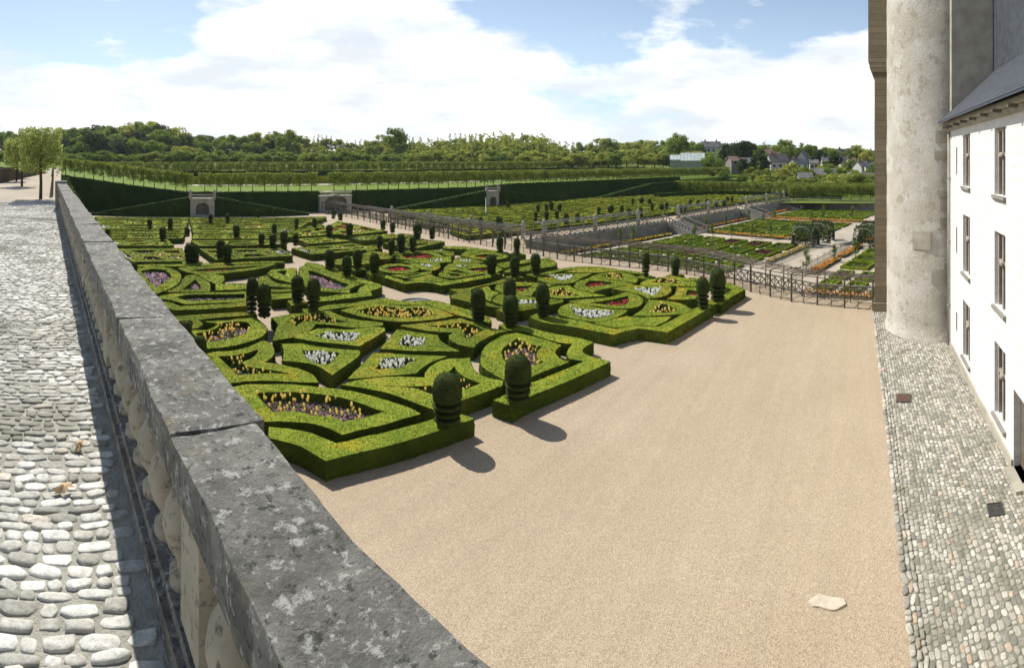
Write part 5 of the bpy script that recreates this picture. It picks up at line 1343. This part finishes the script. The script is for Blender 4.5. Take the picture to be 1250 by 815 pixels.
# side bank under the camera terrace, rising to the left
def side_bank():
    m = MB(); V = []; F = []
    prof = [(1.0,22.3,6.7),(1.3,40,6.75),(2.0,60,6.6),(2.9,80,6.2)]
    for x, y, z in prof: V += [(x-.1,y,z),(x+.8,y,z),(x+1.0,y,-.1)]
    for i in range(3):
        for j in range(2): F.append((i*3+j, i*3+j+1, (i+1)*3+j+1, (i+1)*3+j))
    F.append((0,1,2)); m.add(V, F); T = np.array([t for f in F for t in (((f[0],f[1],f[2]),(f[0],f[2],f[3])) if len(f)==4 else (f,))])
    P, Nn = tri_points(np.array(V), T, .5/(.12*.12*1.25)); m.leaves(P, Nn, .12, .6)
    tag(m.build('clipped_hedge', 'dark_hedge'), 'tall dark hedge bank at the end of the balustrade, below the lime trees', 'hedge')
side_bank()
def niche(p, q, w, h, arch, lab, name='fountain_niche', urns=True, rail=True):
    e = empty(name, pq(p, q, 0), lab, 'fountain niche', None, -A17); d = 1.6
    m = MB(); aw = w*arch/2; zs = h*.50; n = 12
    m.box(-w/2, -aw, -d/2, d/2, -.1, h); m.box(aw, w/2, -d/2, d/2, -.1, h)
    V = []; A = [(-aw*math.cos(math.pi*i/n), zs + aw*math.sin(math.pi*i/n)*.85) for i in range(n+1)]
    for y in (-d/2, d/2): V += [(x, y, z) for x, z in A] + [(x, y, h) for x, z in A]
    k = n+1; F = []
    for i in range(n): F += [(i, i+1, k+i+1, k+i), (2*k+i, 3*k+i, 3*k+i+1, 2*k+i+1), (i+1, i, 2*k+i, 2*k+i+1), (k+i, k+i+1, 3*k+i+1, 3*k+i)]
    m.add(V, F); m.build('wall', 'stone', e)
    MB().box(-aw+.003, aw-.003, d/2-.35, d/2-.2, 0, h-.1).build('recess', 'greystone', e)
    m = MB(); m.box(-w/2-.12, w/2+.12, -d/2-.12, d/2+.12, h, h+.16); m.build('cornice', 'stone', e)
    if rail:
        m = MB(); N = max(5, int(w/.3))
        for i in range(N): m.lathe([(.04,0),(.09,.15),(.04,.35),(.07,.5)], 6, (-w/2+.3+i*(w-.6)/(N-1), -d/2+.1, h+.16))
        m.box(-w/2, w/2, -d/2, -d/2+.22, h+.66, h+.76); m.build('balustrade', 'stone', e)
    if urns:
        for s in (-1, 1):
            m = MB(); m.box(s*w/2-.22, s*w/2+.22, -d/2-.1, -d/2+.34, h+.16, h+.85); m.lathe([(.1,.0),(.26,.2),(.3,.38),(.16,.5),(.1,.62),(0,.7)], 10, (s*w/2, -d/2+.12, h+.85)); m.build('urn', 'stone', e)
    m = MB(); m.box(-aw, aw, -d/2-.5, -d/2-.003, -.05, .35); m.build('basin', 'stone', e)
niche((p1+p2)/2, QB-.4, p2-p1-.1, 2.65, .55, 'pale stone fountain niche with a balustrade and urns in the dark bank')
niche((pn1+pn2)/2, QB-1.4, pn2-pn1-.1, 2.9, .55, 'pale stone niche at the head of the yellow-green garden')
pb1, pb2 = pz(390, 240, 82)[0], pz(428, 240, 82)[0]
niche((pb1+pb2)/2, 82.2, pb2-pb1, 2.6, .72, 'wide grey stone arch between the two garden halves', 'stone_arch', False, True)
def jet():
    X, Y, _ = pix_to_ground(593, 264); e = empty('fountain_jet', (X, Y, 0), 'thin white fountain jet in front of the second niche', 'fountain')
    MB().lathe([(.09,.6),(.05,2.0),(.02,2.9)], 6).build('water_jet', 'white', e); MB().lathe([(1.,-.02),(1.,.3),(.8,.32),(.78,.2),(0,.2)], 16).build('basin', 'stone', e)
jet()

# ------------------------------------------------------------------ pleached limes
def lime_mesh(w, d, z0, z1, leaf, n, seed, detail=True):
    rng = np.random.default_rng(seed); t = MB(); H = z1
    t.tube([(0,0,-.05),(.02,.01,z0*.6),(0,0,z0),(.01,0,(z0+z1)/2),(0,0,z1-.15)], [.085,.07,.065,.045,.02], 7)
    P = []
    for i in range(26 if detail else 12):
        z = z0 - .1 + (z1-z0)*rng.random()*.8; a = rng.uniform(0, 6.3); q = np.array([math.cos(a)*w*.5, math.sin(a)*d*.5, z + rng.uniform(.2,.6)]); q[2] = min(q[2], z1)
        t.tube([(0,0,z),(q[0]*.5,q[1]*.5,(z+q[2])/2+.05),tuple(q)], [.022,.016,.006], 4)
    # leaves gathered round twigs through the whole box
    c = np.column_stack([rng.uniform(-w/2, w/2, n//14), rng.uniform(-d/2, d/2, n//14), z0 + (z1-z0)*rng.random(n//14)**.85])
    P = np.repeat(c, 14, 0) + rng.normal(size=(len(c)*14, 3))*leaf*1.8
    P[:,0] = np.clip(P[:,0], -w*.52, w*.52); P[:,1] = np.clip(P[:,1], -d*.55, d*.55); P[:,2] = np.where(P[:,2] > z1+.02, z1 - rng.uniform(0, .15, len(P)), P[:,2])
    m = MB().leaves(P, np.column_stack([P[:,0], P[:,1], np.full(len(P), .5)]), leaf, 1.1)
    return t.build('trunk', 'bark', link=False).data, m
def lime_variant(*a, mat='lime_far'):
    t, m = lime_mesh(*a); return t, m.build('crown', mat, link=False).data
def put_tree(name, data, loc, lab, cat, grp, rz=None, s=1.0, names=('trunk', 'crown')):
    e = empty(name, loc, lab, cat, grp, random.uniform(0, 6.3) if rz is None else rz); e.scale = (s, s, s)
    for n, me in zip(names, data): o = bpy.data.objects.new(n, me); COL.objects.link(o); o.parent = e
    return e
near = [lime_variant(1.9, 1.6, 1.25, 3.25, .05, 6500, 1, mat='lime'), lime_variant(1.9, 1.6, 1.25, 3.2, .055, 5500, 2, mat='lime')]
put_tree('lime_tree', near[0], (-.22, 23.7, TZ), 'box-clipped lime tree with a slim dark trunk at the end of the cobbles', 'tree', None, 0)
put_tree('lime_tree', near[1], (-1.55, 34, TZ), 'box-clipped lime tree partly cut off at the left edge, behind the nearest lime', 'tree', None, 1.)
for i in range(5): put_tree('lime_tree', near[i % 2], (-2.3, 41 + i*6, TZ), 'pale green clipped lime farther down the terrace walk', 'tree', 'clipped limes farther down the terrace walk', i)
# dark slatted fence along the terrace walk
def slat_fence(a, b, h, lab):
    e = empty('slat_fence', (*a, TZ), lab, 'fence'); inv = Matrix.Translation(-Vector(e.location)); m = MB(); r = MB()
    P = along([a, b], .16)
    for p in P: m.beam((p.x,p.y,TZ-.02),(p.x,p.y,TZ+h*random.uniform(.97,1.03)), .075)
    for z in (.3, h-.25): r.beam((a[0]-.05, a[1], TZ+z), (b[0]-.05, b[1], TZ+z), .06)
    for mm, n in ((m,'slats'),(r,'rails')): o = mm.build(n, 'post', e); o.matrix_parent_inverse = inv
slat_fence((.35, 25.2), (.95, 60), 1.25, 'dark slatted fence running away along the terrace walk')
slat_fence((-3.6, 36), (.0, 62), 1.1, 'dark slatted fence at the far left behind the limes')
# rows on the upper terrace
LV = [lime_variant(2.15, 1.3, 1.0, 3.3, .10, 1700, 10+i, False) for i in range(4)]
def lime_row(plist, q, zf, lab, grp, s=1.0):
    for i, p in enumerate(plist):
        z = zf(p); put_tree('lime_tree', LV[random.randrange(4)], pq(p, q + random.uniform(-.15,.15), z), lab, 'tree', grp, random.choice((0, math.pi)) - A17, s*random.uniform(.97,1.03))
pg = (p_at(228, 90), p_at(240, 90)); pe = (p_at(386, 90), p_at(404, 90))
row = [p for p in np.arange(-1, 150, 2.1) if not (pg[0]-.2 < p < pg[1]+.2 or pe[0] < p < pe[1])]
lime_row([p for p in row if p < pg[0]], 90, lambda p: 3.0, 'clipped lime in the front row of the upper terrace, left of the gap above the niche', 'front-row limes left of the gap')
lime_row([p for p in row if pg[0] < p < pe[0]], 90, lambda p: 3.0, 'clipped lime in the front row of the upper terrace, right of the pale niche', 'front-row limes above the pale niche')
lime_row([p for p in row if p > pe[1]], 90, lambda p: 3.0 - max(0, p-60)*.006, 'clipped lime in the long front row of the upper terrace, right of the stone arch', 'front-row limes right of the stone arch')
# the slope that carries the descending row
def slope():
    V = []; F = []; ps = [-60,-40,-38,-30,-20,-10,-2,2]
    for p in ps:
        z = 3.0 + min(4.0, max(0, (-2-p)/22.7*2.6)) + (.016 if p < 1 else -.05)
        V += [pq(p, 84.2, z), pq(p, 145, z)]
    n = len(ps); F = [(2*i, 2*i+2, 2*i+3, 2*i+1) for i in range(n-1)]
    structure(MB().add(V, F).build('terrace_slope', 'lawn'))
slope()
# descending row at the left
for i in range(13):
    t = i/12; x, y = 3.8 + t*20, 97 - t*12.3
    put_tree('lime_tree', LV[i % 4], (x, y, 5.6 - t*2.5), 'clipped lime in the row descending along the bank at the left', 'tree', 'limes descending along the left bank', -.55)
ramp_hedge([(-40,116,2.9,4.6),(40,116,2.9,4.6),(150,116,2.9,4.4)], 1.2, 'bright green hedge behind the front row of limes', 'box_far')
lime_row(list(np.arange(-38, 160, 2.6)), 150, lambda p: 4.2, 'clipped lime in the distant back row below the wood', 'limes of the distant back row', 1.05)
ramp_hedge([(-60,155,2.9,4.9),(165,155,2.9,4.9)], 1.2, 'dark distant hedge behind the back row of limes')
# rows at the right end of the gardens
for i in range(26):
    t = i/25; a = pq(101.5, 76)[:2]; b = pq(112.5, 24)[:2]; x, y = a[0]+(b[0]-a[0])*t, a[1]+(b[1]-a[1])*t
    put_tree('lime_tree', LV[i % 4], (x, y, 0), 'clipped lime in the row closing the right end of the gardens', 'tree', 'limes closing the right end of the gardens', 1.3)
for i in range(10):
    x, y = 107 + i*.1, 13 - i*2.0
    put_tree('lime_tree', LV[i % 4], (x, y, 0), 'clipped lime with a bare trunk on the lawn behind the end wall, near the castle', 'tree', 'limes behind the end wall near the castle', 1.5)
structure(MB().add([(101,24,.012),(101,-20,.012),(118,-20,.012),(118,30,.012)], [(0,1,2,3)]).build('lawn', 'lawn'))

# ------------------------------------------------------------------ woods
def tree_data(kind, seed):
    rng = np.random.default_rng(seed); H = 1.0; m = MB()
    if kind == 'poplar': lobes = [(rng.normal()*.03, rng.normal()*.03, z, .07*(1.15-z)+.02) for z in np.linspace(.2, .98, 12)]; n, s = 420, .022
    elif kind == 'cone': lobes = [(rng.normal()*.03, rng.normal()*.03, z, .30*(1.02-z)+.015) for z in np.linspace(.12, .97, 14)]; n, s = 1200, .026
    else:
        lobes = []
        for i in range(22):
            a = rng.uniform(0, 6.3); u = rng.random()**.5; z = rng.uniform(.30, .90); w = .36*math.sqrt(max(0.05, 1-((z-.52)/.46)**2)); lobes.append((math.cos(a)*u*w, math.sin(a)*u*w, z, rng.uniform(.085,.16)))
        n, s = 2600, .020
    P = []; Nn = []
    wts = np.array([l[3]**2 for l in lobes]); wts /= wts.sum()
    for l, w in zip(lobes, wts):
        k = int(n*w)+1; d = rng.normal(size=(k, 3)); d /= np.linalg.norm(d, axis=1, keepdims=True); d[:,2] = np.where(d[:,2] < -.45, -d[:,2], d[:,2])
        rad = l[3]*(1+rng.normal(size=(k,1))*.16); st = np.array([1,1,.9 if kind=='round' else 1.3])
        P.append(np.array(l[:3]) + d*rad*st); Nn.append(d)
    P = np.concatenate(P); Nn = np.concatenate(Nn); m.leaves(P, Nn, s, .55, 0, .75, .5)
    # dense inner masses so that the crown is not see-through everywhere
    for l in lobes:
        if kind == 'round' and rng.random() < .8: m.leaves(np.array(l[:3]) + rng.normal(size=(26,3))*l[3]*.42, rng.normal(size=(26,3)), .055, 1., 0)
    m.tube([(0,0,-.03),(.004,0,.3),(0,0,.55 if kind=='round' else .8)], [.022 if kind=='round' else .012,.016,.006], 6, 1)
    return m
KM = {'round': 'wood_green', 'light': 'wood_light', 'dark': 'wood_dark', 'poplar': 'wood_light', 'cone': 'wood_dark', 'gpoplar': 'wood_green'}
TV = {}
for k in KM:
    shp = {'light':'round','dark':'round','gpoplar':'poplar'}.get(k, k)
    TV[k] = [tree_data(shp, 100+i+hash_i*10).build('wood_tree', [KM[k], 'bark'], link=False).data for hash_i, i in [(len(TV), j) for j in range(4)]]
def wood_tree(k, x, r, ytop, name, lab, grp, width=1.0, cat='tree'):
    t = (1045-x)/630; X, Y = r*math.cos(t), r*math.sin(t); z = hill_z(X, Y) - .3; top = CAMZ + (192-ytop)/630*r; H = max(3, top-z)
    o = bpy.data.objects.new(name, random.choice(TV[k])); COL.objects.link(o); o.location = (X, Y, z); o.rotation_euler = (0,0,random.uniform(0,6.3)); w = H*width*random.uniform(.9,1.15); o.scale = (w, w, H)
    tag(o, lab, cat, grp)
SKY = [(60,162),(78,158),(100,155),(130,154),(160,149),(200,152),(230,160),(260,166),(300,163),(340,161),(370,168),(400,172),(440,174),(480,163),(500,174),(560,172),(600,167),(650,168),(690,176),(700,179),(720,174),(740,170),(760,174),(790,170),(830,165),(850,173),(880,176)]
def skyline(x): return float(np.interp(x, [s[0] for s in SKY], [s[1] for s in SKY]))
for layer, (r0, dy, sp) in enumerate(((292, 0, 9.5), (255, 9, 10.5), (222, 19, 12))):
    x = -8 + layer*4
    while x < 868:
        y = skyline(x) + dy + random.uniform(-3, 4)
        leftw = x < 370
        k = random.choice(['round','round','round','dark','light'] if leftw else ['light','light','light','round'] if x < 700 else ['round','light','light','round'])
        if layer == 2 and random.random() < .3: k = 'dark' if leftw else 'light'
        if y < 190:
            part = 'left part of the wood, above the first niche' if leftw else 'middle of the wood behind the upper terrace' if x < 700 else 'right part of the wood, left of the greenhouses'
            kk = {'round':'leafy green tree','dark':'dark evergreen tree','light':'pale spring-green tree'}[k]
            wood_tree(k, x, r0 + random.uniform(-12, 12), y, 'woodland_tree', f'{kk} in the {part}', f'{kk}s in the {part}', 1.15 if leftw else 1.1)
        x += sp * random.uniform(.75, 1.25)
for x in np.arange(-4, 872, 11):     # undergrowth in front
    wood_tree('round' if x < 500 else random.choice(['light','round']), x + random.uniform(-3,3), 205 + random.uniform(-8,8), 186 + random.uniform(-3,3), 'woodland_bush', 'rounded bush at the foot of the wood', 'rounded bushes at the foot of the wood', 1.9, 'bush')
for x, y in [(340,163),(347,161),(353,160),(359,162),(364,166),(383,166),(388,164),(393,165),(398,165),(404,166),(410,169),(416,170),(424,171),(434,171),(440,170),(446,171),(500,169),(505,168),(534,168),(550,164),(556,163),(562,163),(568,164),(574,163),(580,163),(587,164),(595,164),(603,165),(611,160),(618,165),(626,164),(636,163),(644,165),(655,166)]:
    wood_tree('gpoplar', x, 300 + random.uniform(-10,10), y, 'poplar', 'thin upright poplar on the skyline of the wood' if x < 520 else 'thin upright poplar in the close group on the skyline', 'thin poplars on the skyline' if x < 520 else 'close group of poplars on the skyline', 1.1)
for x in np.arange(505, 705, 4.6):
    wood_tree('poplar', x + random.uniform(-2,2), random.uniform(226, 275), skyline(x) + random.uniform(-6, 4), 'woodland_tree', 'slim upright pale tree among the close stems in the middle of the wood', 'slim pale trees in the middle of the wood', 1.5)
wood_tree('round', 484, 240, 157, 'woodland_tree', 'tall round-crowned tree standing above the middle of the wood', None, 1.05)
wood_tree('round', 349, 250, 159, 'woodland_tree', 'tall loose-crowned tree rising left of the skyline poplars', None, .9)
wood_tree('dark', 118, 215, 160, 'woodland_tree', 'broad grey-green tree at the left of the wood', None, 1.5)
wood_tree('round', 829, 215, 162, 'woodland_tree', 'big round green tree just left of the grey mansard house', None, 1.05)

# ------------------------------------------------------------------ the village
def house(x0, x1, ye, yb, r, lab, wallm='whitewall', roofm='greyroof', yr=None, turn=0., gable=False, wins=2, chim=1, depth=None):
    """x0..x1 image column span, eaves/base/ridge image rows, distance"""
    xm = (x0+x1)/2; t = (1045-xm)/630; X, Y = r*math.cos(t), r*math.sin(t); w = (x1-x0)/630*r; z0 = CAMZ-(yb-192)/630*r; ze = CAMZ-(ye-192)/630*r; zr = CAMZ-(yr-192)/630*r
    e = empty('village_house', (X, Y, z0), lab, 'house', None, t + turn + math.pi/2); h = ze-z0; hr = zr-z0; d = depth or max(5, w*.6)
    # local x along the front, local y towards the camera side (minus) / away
    m = MB(); m.box(-w/2, w/2, -d/2, d/2, -3.5, h)
    if gable: m.add([(-w/2,-d/2,h),(w/2,-d/2,h),(0,-d/2,hr-.1),(-w/2,d/2,h),(w/2,d/2,h),(0,d/2,hr-.1)], [(0,1,2),(5,4,3)])
    else: m.add([(-w/2,-d/2,h),(-w/2,d/2,h),(-w/2,0,hr-.1),(w/2,-d/2,h),(w/2,d/2,h),(w/2,0,hr-.1)], [(2,1,0),(3,4,5)])
    m.build('wall', wallm, e); m = MB(); o = .3; th = .18
    if gable:
        for s in (-1, 1):
            V = [(s*(w/2+o), y, z) for y in (-d/2-o, d/2+o) for z in (h-.25, h-.25+th)] + [(0, y, z) for y in (-d/2-o, d/2+o) for z in (hr, hr+th)]
            m.add(V, [(0,2,6,4),(1,5,7,3),(0,4,5,1),(2,3,7,6),(0,1,3,2)])
    else:
        for s in (-1, 1):
            V = [(x, s*(d/2+o), z) for x in (-w/2-o, w/2+o) for z in (h-.25, h-.25+th)] + [(x, 0, z) for x in (-w/2-o, w/2+o) for z in (hr, hr+th)]
            m.add(V, [(0,2,6,4),(1,5,7,3),(0,4,5,1),(2,3,7,6),(0,1,3,2)])
    rf = m.build('roof', roofm, e)
    for i in range(chim): m = MB(); cx = w*(.3 if i == 0 else -.3) if not gable else .6; m.box(cx-.35, cx+.35, -.3, .3, hr-.8, hr+1.0); m.build('chimney', 'redroof', rf)
    for i in range(wins):
        cx = -w/2 + (i+.5)*w/wins; 
        for s in (-1, 1):
            f = MB(); y = s*(d/2); y0, y1 = sorted((y, y+s*.06)); f.box(cx-.55, cx+.55, y0, y1, h*.35, h*.35+1.25); fr = f.build('window', 'whitewall', e)
            y0, y1 = sorted((y+s*.061, y+s*.08)); MB().box(cx-.45, cx+.45, y0, y1, h*.35+.1, h*.35+1.15).build('pane', 'dark', fr)
    return e
house(936,961,197,208,190,'pale gabled house with a dark roof behind the front hedges of the village','whitewall','brownroof',188,.5,False,3)
house(931,951,187,194,235,'house with a faded brown-red roof among the trees','whitewall','redroof',182,.1,False,2)
house(965,983,199,208,185,'low white house with a dark roof, left of the tall grey gable','whitewall','slate',194,.6,False,2)
house(973,988,196,208,200,'tall pale grey gable house in the middle of the village','whitewall','slate',185,-.3,True,1)
house(988,998,199,208,196,'lower grey wing joined to the right of the tall gable','whitewall','greyroof',195,.1,False,2)
house(1022,1034,190,199,240,'small white gable house high among the trees at the right','whitewall','brownroof',182,.5,False,1)
house(1025,1034,195,202,222,'white wall house just below the high white gable','whitewall','slate',190,.2,False,1)
house(1044,1062,203,212,180,'dark slate roof with a white dormer gable near the castle','whitewall','brownroof',197,.7,False,2)
house(1056,1074,203,213,172,'dark slate house cut off by the castle edge','whitewall','slate',198,.1,False,2)
house(995,1022,212,219,165,'long low grey roof in front of the village','greystone','greyroof',206,-.1,False,3,0)
house(1030,1046,219,226,145,'pale triangular gable roof just behind the right limes','whitewall','greyroof',211,.2,True,1,0)
house(1046,1075,219,227,150,'long brown-grey barn roof next to the castle edge','greystone','brownroof',211,.05,False,2,0)
house(974,990,216,226,150,'white wall with a small roof showing above the limes','whitewall','greyroof',211,.2,False,2,0)
house(886,918,198,206,185,'long grey wall house under the dark evergreens','greystone','greyroof',193,.1,False,3,0)
house(889,899,196,203,178,'small red roofed house at the left of the evergreens','greystone','redroof',191,.4,False,1,0)
house(856,879,180,188,250,'grey mansard house on the rise above the greenhouses','whitewall','greyroof',173,.1,False,4,2)
house(845,857,189,195,215,'small house with a dull red roof behind the greenhouses','greystone','redroof',185,.2,False,1,0)
house(1003,1015,198,206,208,'grey roofed house between the tall gable and the high white gable','whitewall','greyroof',192,.2,False,2)
house(1060,1074,191,198,236,'pale house up the slope at the castle edge','whitewall','slate',184,.2,False,2)
house(1034,1043,199,207,200,'small house with a red-brown roof left of the dormer gable','whitewall','redroof',193,.3,False,1)
M['ghwall'] = simple('green_grey_glass', (.20,.25,.20), (.14,.18,.14), .8, .25, .05, 4, .01, .5)
def greenhouse(x0, x1, ye, yb, yr, r, lab):
    xm = (x0+x1)/2; t = (1045-xm)/630; w = (x1-x0)/630*r; z0 = CAMZ-(yb-192)/630*r; h = (yb-ye)/630*r; hr = (yb-yr)/630*r; d = 10
    e = empty('greenhouse', (r*math.cos(t), r*math.sin(t), z0), lab, 'greenhouse', None, t+math.pi/2)
    MB().box(-w/2, w/2, -d/2, d/2, -3, h).build('wall', 'ghwall', e)
    m = MB(); V = [(x, y, z) for x in (-w/2-.1, w/2+.1) for y, z in ((-d/2-.2,h-.1),(0,hr),(d/2+.2,h-.1))]; m.add(V, [(0,1,4,3),(1,2,5,4),(0,2,1),(3,4,5),(0,3,5,2)]); m.build('roof', 'greenhouse', e)
    m = MB(); n = int(w/1.2)
    for i in range(n+1):
        x = -w/2 + i*w/n
        m.beam((x,-d/2-.2,h-.06),(x,0,hr+.04),.07); m.beam((x,d/2+.2,h-.06),(x,0,hr+.04),.07)
    m.build('glazing_bars', 'lattice', e)
greenhouse(818, 831, 194.5, 198, 189, 190, 'small whitewashed greenhouse, the left of two')
greenhouse(831, 860, 195.5, 199, 186.5, 185, 'long whitewashed greenhouse with a partly green roof')
VT = [('dark',890,205,174,1.0),('dark',903,200,171,1.1),('dark',914,205,170,1.0),('cone',897,190,172,.9),('dark',928,175,186,1.0),('round',922,225,175,1.1),('dark',909,172,193,1.2),
 ('round',868,180,189,1.4),('cone',933,240,172,.7),('round',956,225,171,1.1),('round',962,215,177,1.2),('round',946,240,178,1.1),('round',981,225,174,1.1),('round',990,235,178,1.1),('dark',1001,215,181,1.1),('round',1006,240,181,1.1),('round',1016,230,180,1.1),
 ('dark',1019,190,187,1.2),('round',1012,185,199,1.6),('round',1036,225,181,1.2),('light',1050,225,178,1.2),('light',1057,215,183,1.2),('round',1068,230,184,1.2),('round',1037,185,195,1.5),('round',1045,195,195,1.4),('round',992,160,211,1.5),('round',1014,155,212,1.5),
 ('light',965,165,198,1.3),('round',1027,160,205,1.4),('round',938,200,186,1.2),('round',848,245,172,1.1),('round',882,235,176,1.1),('light',1004,150,216,1.6),('round',1065,165,199,1.3),('round',952,160,207,1.4)]
for k, x, r, y, w in VT:
    kk = {'round':'leafy green tree','dark':'dark evergreen','light':'pale blossoming green tree','cone':'dark conical conifer'}[k]
    where = 'left side of the village, by the greenhouses' if x < 930 else 'middle of the village among the roofs' if x < 1010 else 'right side of the village towards the castle'
    wood_tree(k, x, r, y, 'garden_tree', f'{kk} on the {where}' if k != 'cone' else f'{kk} at the {where}', f'{kk}s on the {where}', w)
for i, (x, r, y) in enumerate([(905,150,214),(918,155,212),(931,148,214),(945,152,213),(958,145,215),(1008,138,218),(1072,134,221),(870,165,207),(884,160,209),(985,140,221),(1072,150,215),(972,170,204),(1003,175,203),(915,170,204),(940,168,206)] + [(random.uniform(880,1072), rr, 192 + (random.uniform(17,23) if rr < 150 else random.uniform(10,16) if rr < 185 else random.uniform(3,9))) for rr in np.linspace(124, 200, 26)]):
    wood_tree(random.choice(['round','round','light']), x, r, y, 'garden_bush', 'leafy garden bush between the right-hand limes and the village', 'garden bushes between the limes and the village', 1.7, 'bush')
for i in range(46):
    x = 872 + i*4.6; wood_tree(random.choice(['round','round','light','dark']), x, 265 + random.uniform(-12,25), 184 + random.uniform(-5,3) - (2 if x < 960 else 0), 'garden_tree', 'leafy tree in the band of trees behind the village roofs', 'band of trees behind the village roofs', 1.3)

# ------------------------------------------------------------------ faint haze over the distance
def haze():
    m, nt, N, L = newmat('thin_air'); o = N.new('ShaderNodeOutputMaterial'); v = N.new('ShaderNodeVolumePrincipled')
    v.inputs['Color'].default_value = (.86,.93,1.,1); v.inputs['Density'].default_value = HAZE; v.inputs['Anisotropy'].default_value = .2
    L.new(v.outputs[0], o.inputs['Volume']); M['haze'] = m
    b = MB().box(-1510, 1510, -1510, 1510, KZ-2, 60).build('haze', 'haze'); tag(b, 'thin bluish haze in the air over the gardens and woods', 'haze', None, 'stuff')
if HAZE: haze()
# ------------------------------------------------------------------ camera: the photograph is a cylindrical panorama
cam = bpy.data.cameras.new('camera'); co = bpy.data.objects.new('camera', cam); COL.objects.link(co)
cam.type = 'PANO'; cam.panorama_type = 'CENTRAL_CYLINDRICAL'
hw = 625/630
cam.central_cylindrical_range_u_min = -hw; cam.central_cylindrical_range_u_max = hw
cam.central_cylindrical_range_v_min = -(815-192)/630; cam.central_cylindrical_range_v_max = 192/630; cam.central_cylindrical_radius = 1.0
cam.clip_start = .05; cam.clip_end = 5000
co.location = (0, 0, CAMZ); co.rotation_euler = (math.radians(90), 0, (1045-625)/630 - math.radians(90)); sc.camera = co
# ------------------------------------------------------------------ light
EL = math.radians(50); AZ = math.radians(84)         # from +x towards +y
sd = Vector((math.cos(AZ)*math.cos(EL), math.sin(AZ)*math.cos(EL), math.sin(EL)))
sl = bpy.data.lights.new('sun', 'SUN'); sl.energy = 4.6; sl.angle = math.radians(.53); sl.color = (1., .955, .87)
so = bpy.data.objects.new('sun', sl); COL.objects.link(so); so.rotation_euler = sd.to_track_quat('Z', 'Y').to_euler()
w = bpy.data.worlds.new('World'); sc.world = w; w.use_nodes = True; nt = w.node_tree; nt.nodes.clear(); N = nt.nodes; Lk = nt.links
sky = N.new('ShaderNodeTexSky'); sky.sky_type = 'NISHITA'; sky.sun_disc = False; sky.sun_elevation = EL; sky.sun_rotation = math.pi/2 - AZ; sky.altitude = 60; sky.air_density = 1.0; sky.dust_density = .6; sky.ozone_density = 1.5
tc_ = N.new('ShaderNodeTexCoord'); mp = N.new('ShaderNodeMapping'); mp.inputs['Scale'].default_value = (1., 1., 2.6); mp.inputs['Location'].default_value = CLOUD_LOC; Lk.new(tc_.outputs['Generated'], mp.inputs['Vector'])
n1 = tex_noise(nt, mp.outputs[0], 2.3, 12, .56)
sep = N.new('ShaderNodeSeparateXYZ'); Lk.new(tc_.outputs['Generated'], sep.inputs[0])
# more cloud near the horizon
cov = N.new('ShaderNodeMapRange'); cov.inputs[1].default_value = 0.; cov.inputs[2].default_value = .60; cov.inputs[3].default_value = .27; cov.inputs[4].default_value = -.30; Lk.new(sep.outputs[2], cov.inputs[0])
ad = N.new('ShaderNodeMath'); ad.operation = 'ADD'; Lk.new(n1, ad.inputs[0]); Lk.new(cov.outputs[0], ad.inputs[1])
mask = ramp(nt, ad.outputs[0], [(.50, 0.), (.555, .75), (.64, 1.)])
mp2 = N.new('ShaderNodeMapping'); mp2.inputs['Scale'].default_value = (1., 1., 3.4); mp2.inputs['Location'].default_value = (3.1, 1.7, .4); Lk.new(tc_.outputs['Generated'], mp2.inputs['Vector'])
n2 = tex_noise(nt, mp2.outputs[0], 4.2, 8, .55)
ccol = ramp(nt, n2, [(.38, (7.3, 7.7, 8.1)), (.49, (9.0, 9.2, 9.4)), (.59, (11., 11., 11.))])
hz = N.new('ShaderNodeMapRange'); hz.inputs[1].default_value = 0.; hz.inputs[2].default_value = .42; hz.inputs[3].default_value = .75; hz.inputs[4].default_value = .05; Lk.new(sep.outputs[2], hz.inputs[0])
blue = mix_col(nt, hz.outputs[0], sky.outputs[0], (7.0, 8.9, 10.9))
colr = mix_col(nt, mask, blue, ccol)
bg = N.new('ShaderNodeBackground'); bg.inputs[1].default_value = .09; Lk.new(colr, bg.inputs[0]); ow = N.new('ShaderNodeOutputWorld'); Lk.new(bg.outputs[0], ow.inputs[0])
sc.view_settings.view_transform = 'Standard'; sc.view_settings.look = 'None'; sc.view_settings.exposure = EXPOSURE; sc.view_settings.gamma = 1.0; sc.view_settings.use_curve_mapping = False
try: sc.cycles.max_bounces = 6; sc.cycles.diffuse_bounces = 3; sc.cycles.transmission_bounces = 4; sc.cycles.use_denoising = True
except Exception: pass
for o in list(bpy.data.objects):
    if not o.users_collection: bpy.data.objects.remove(o)
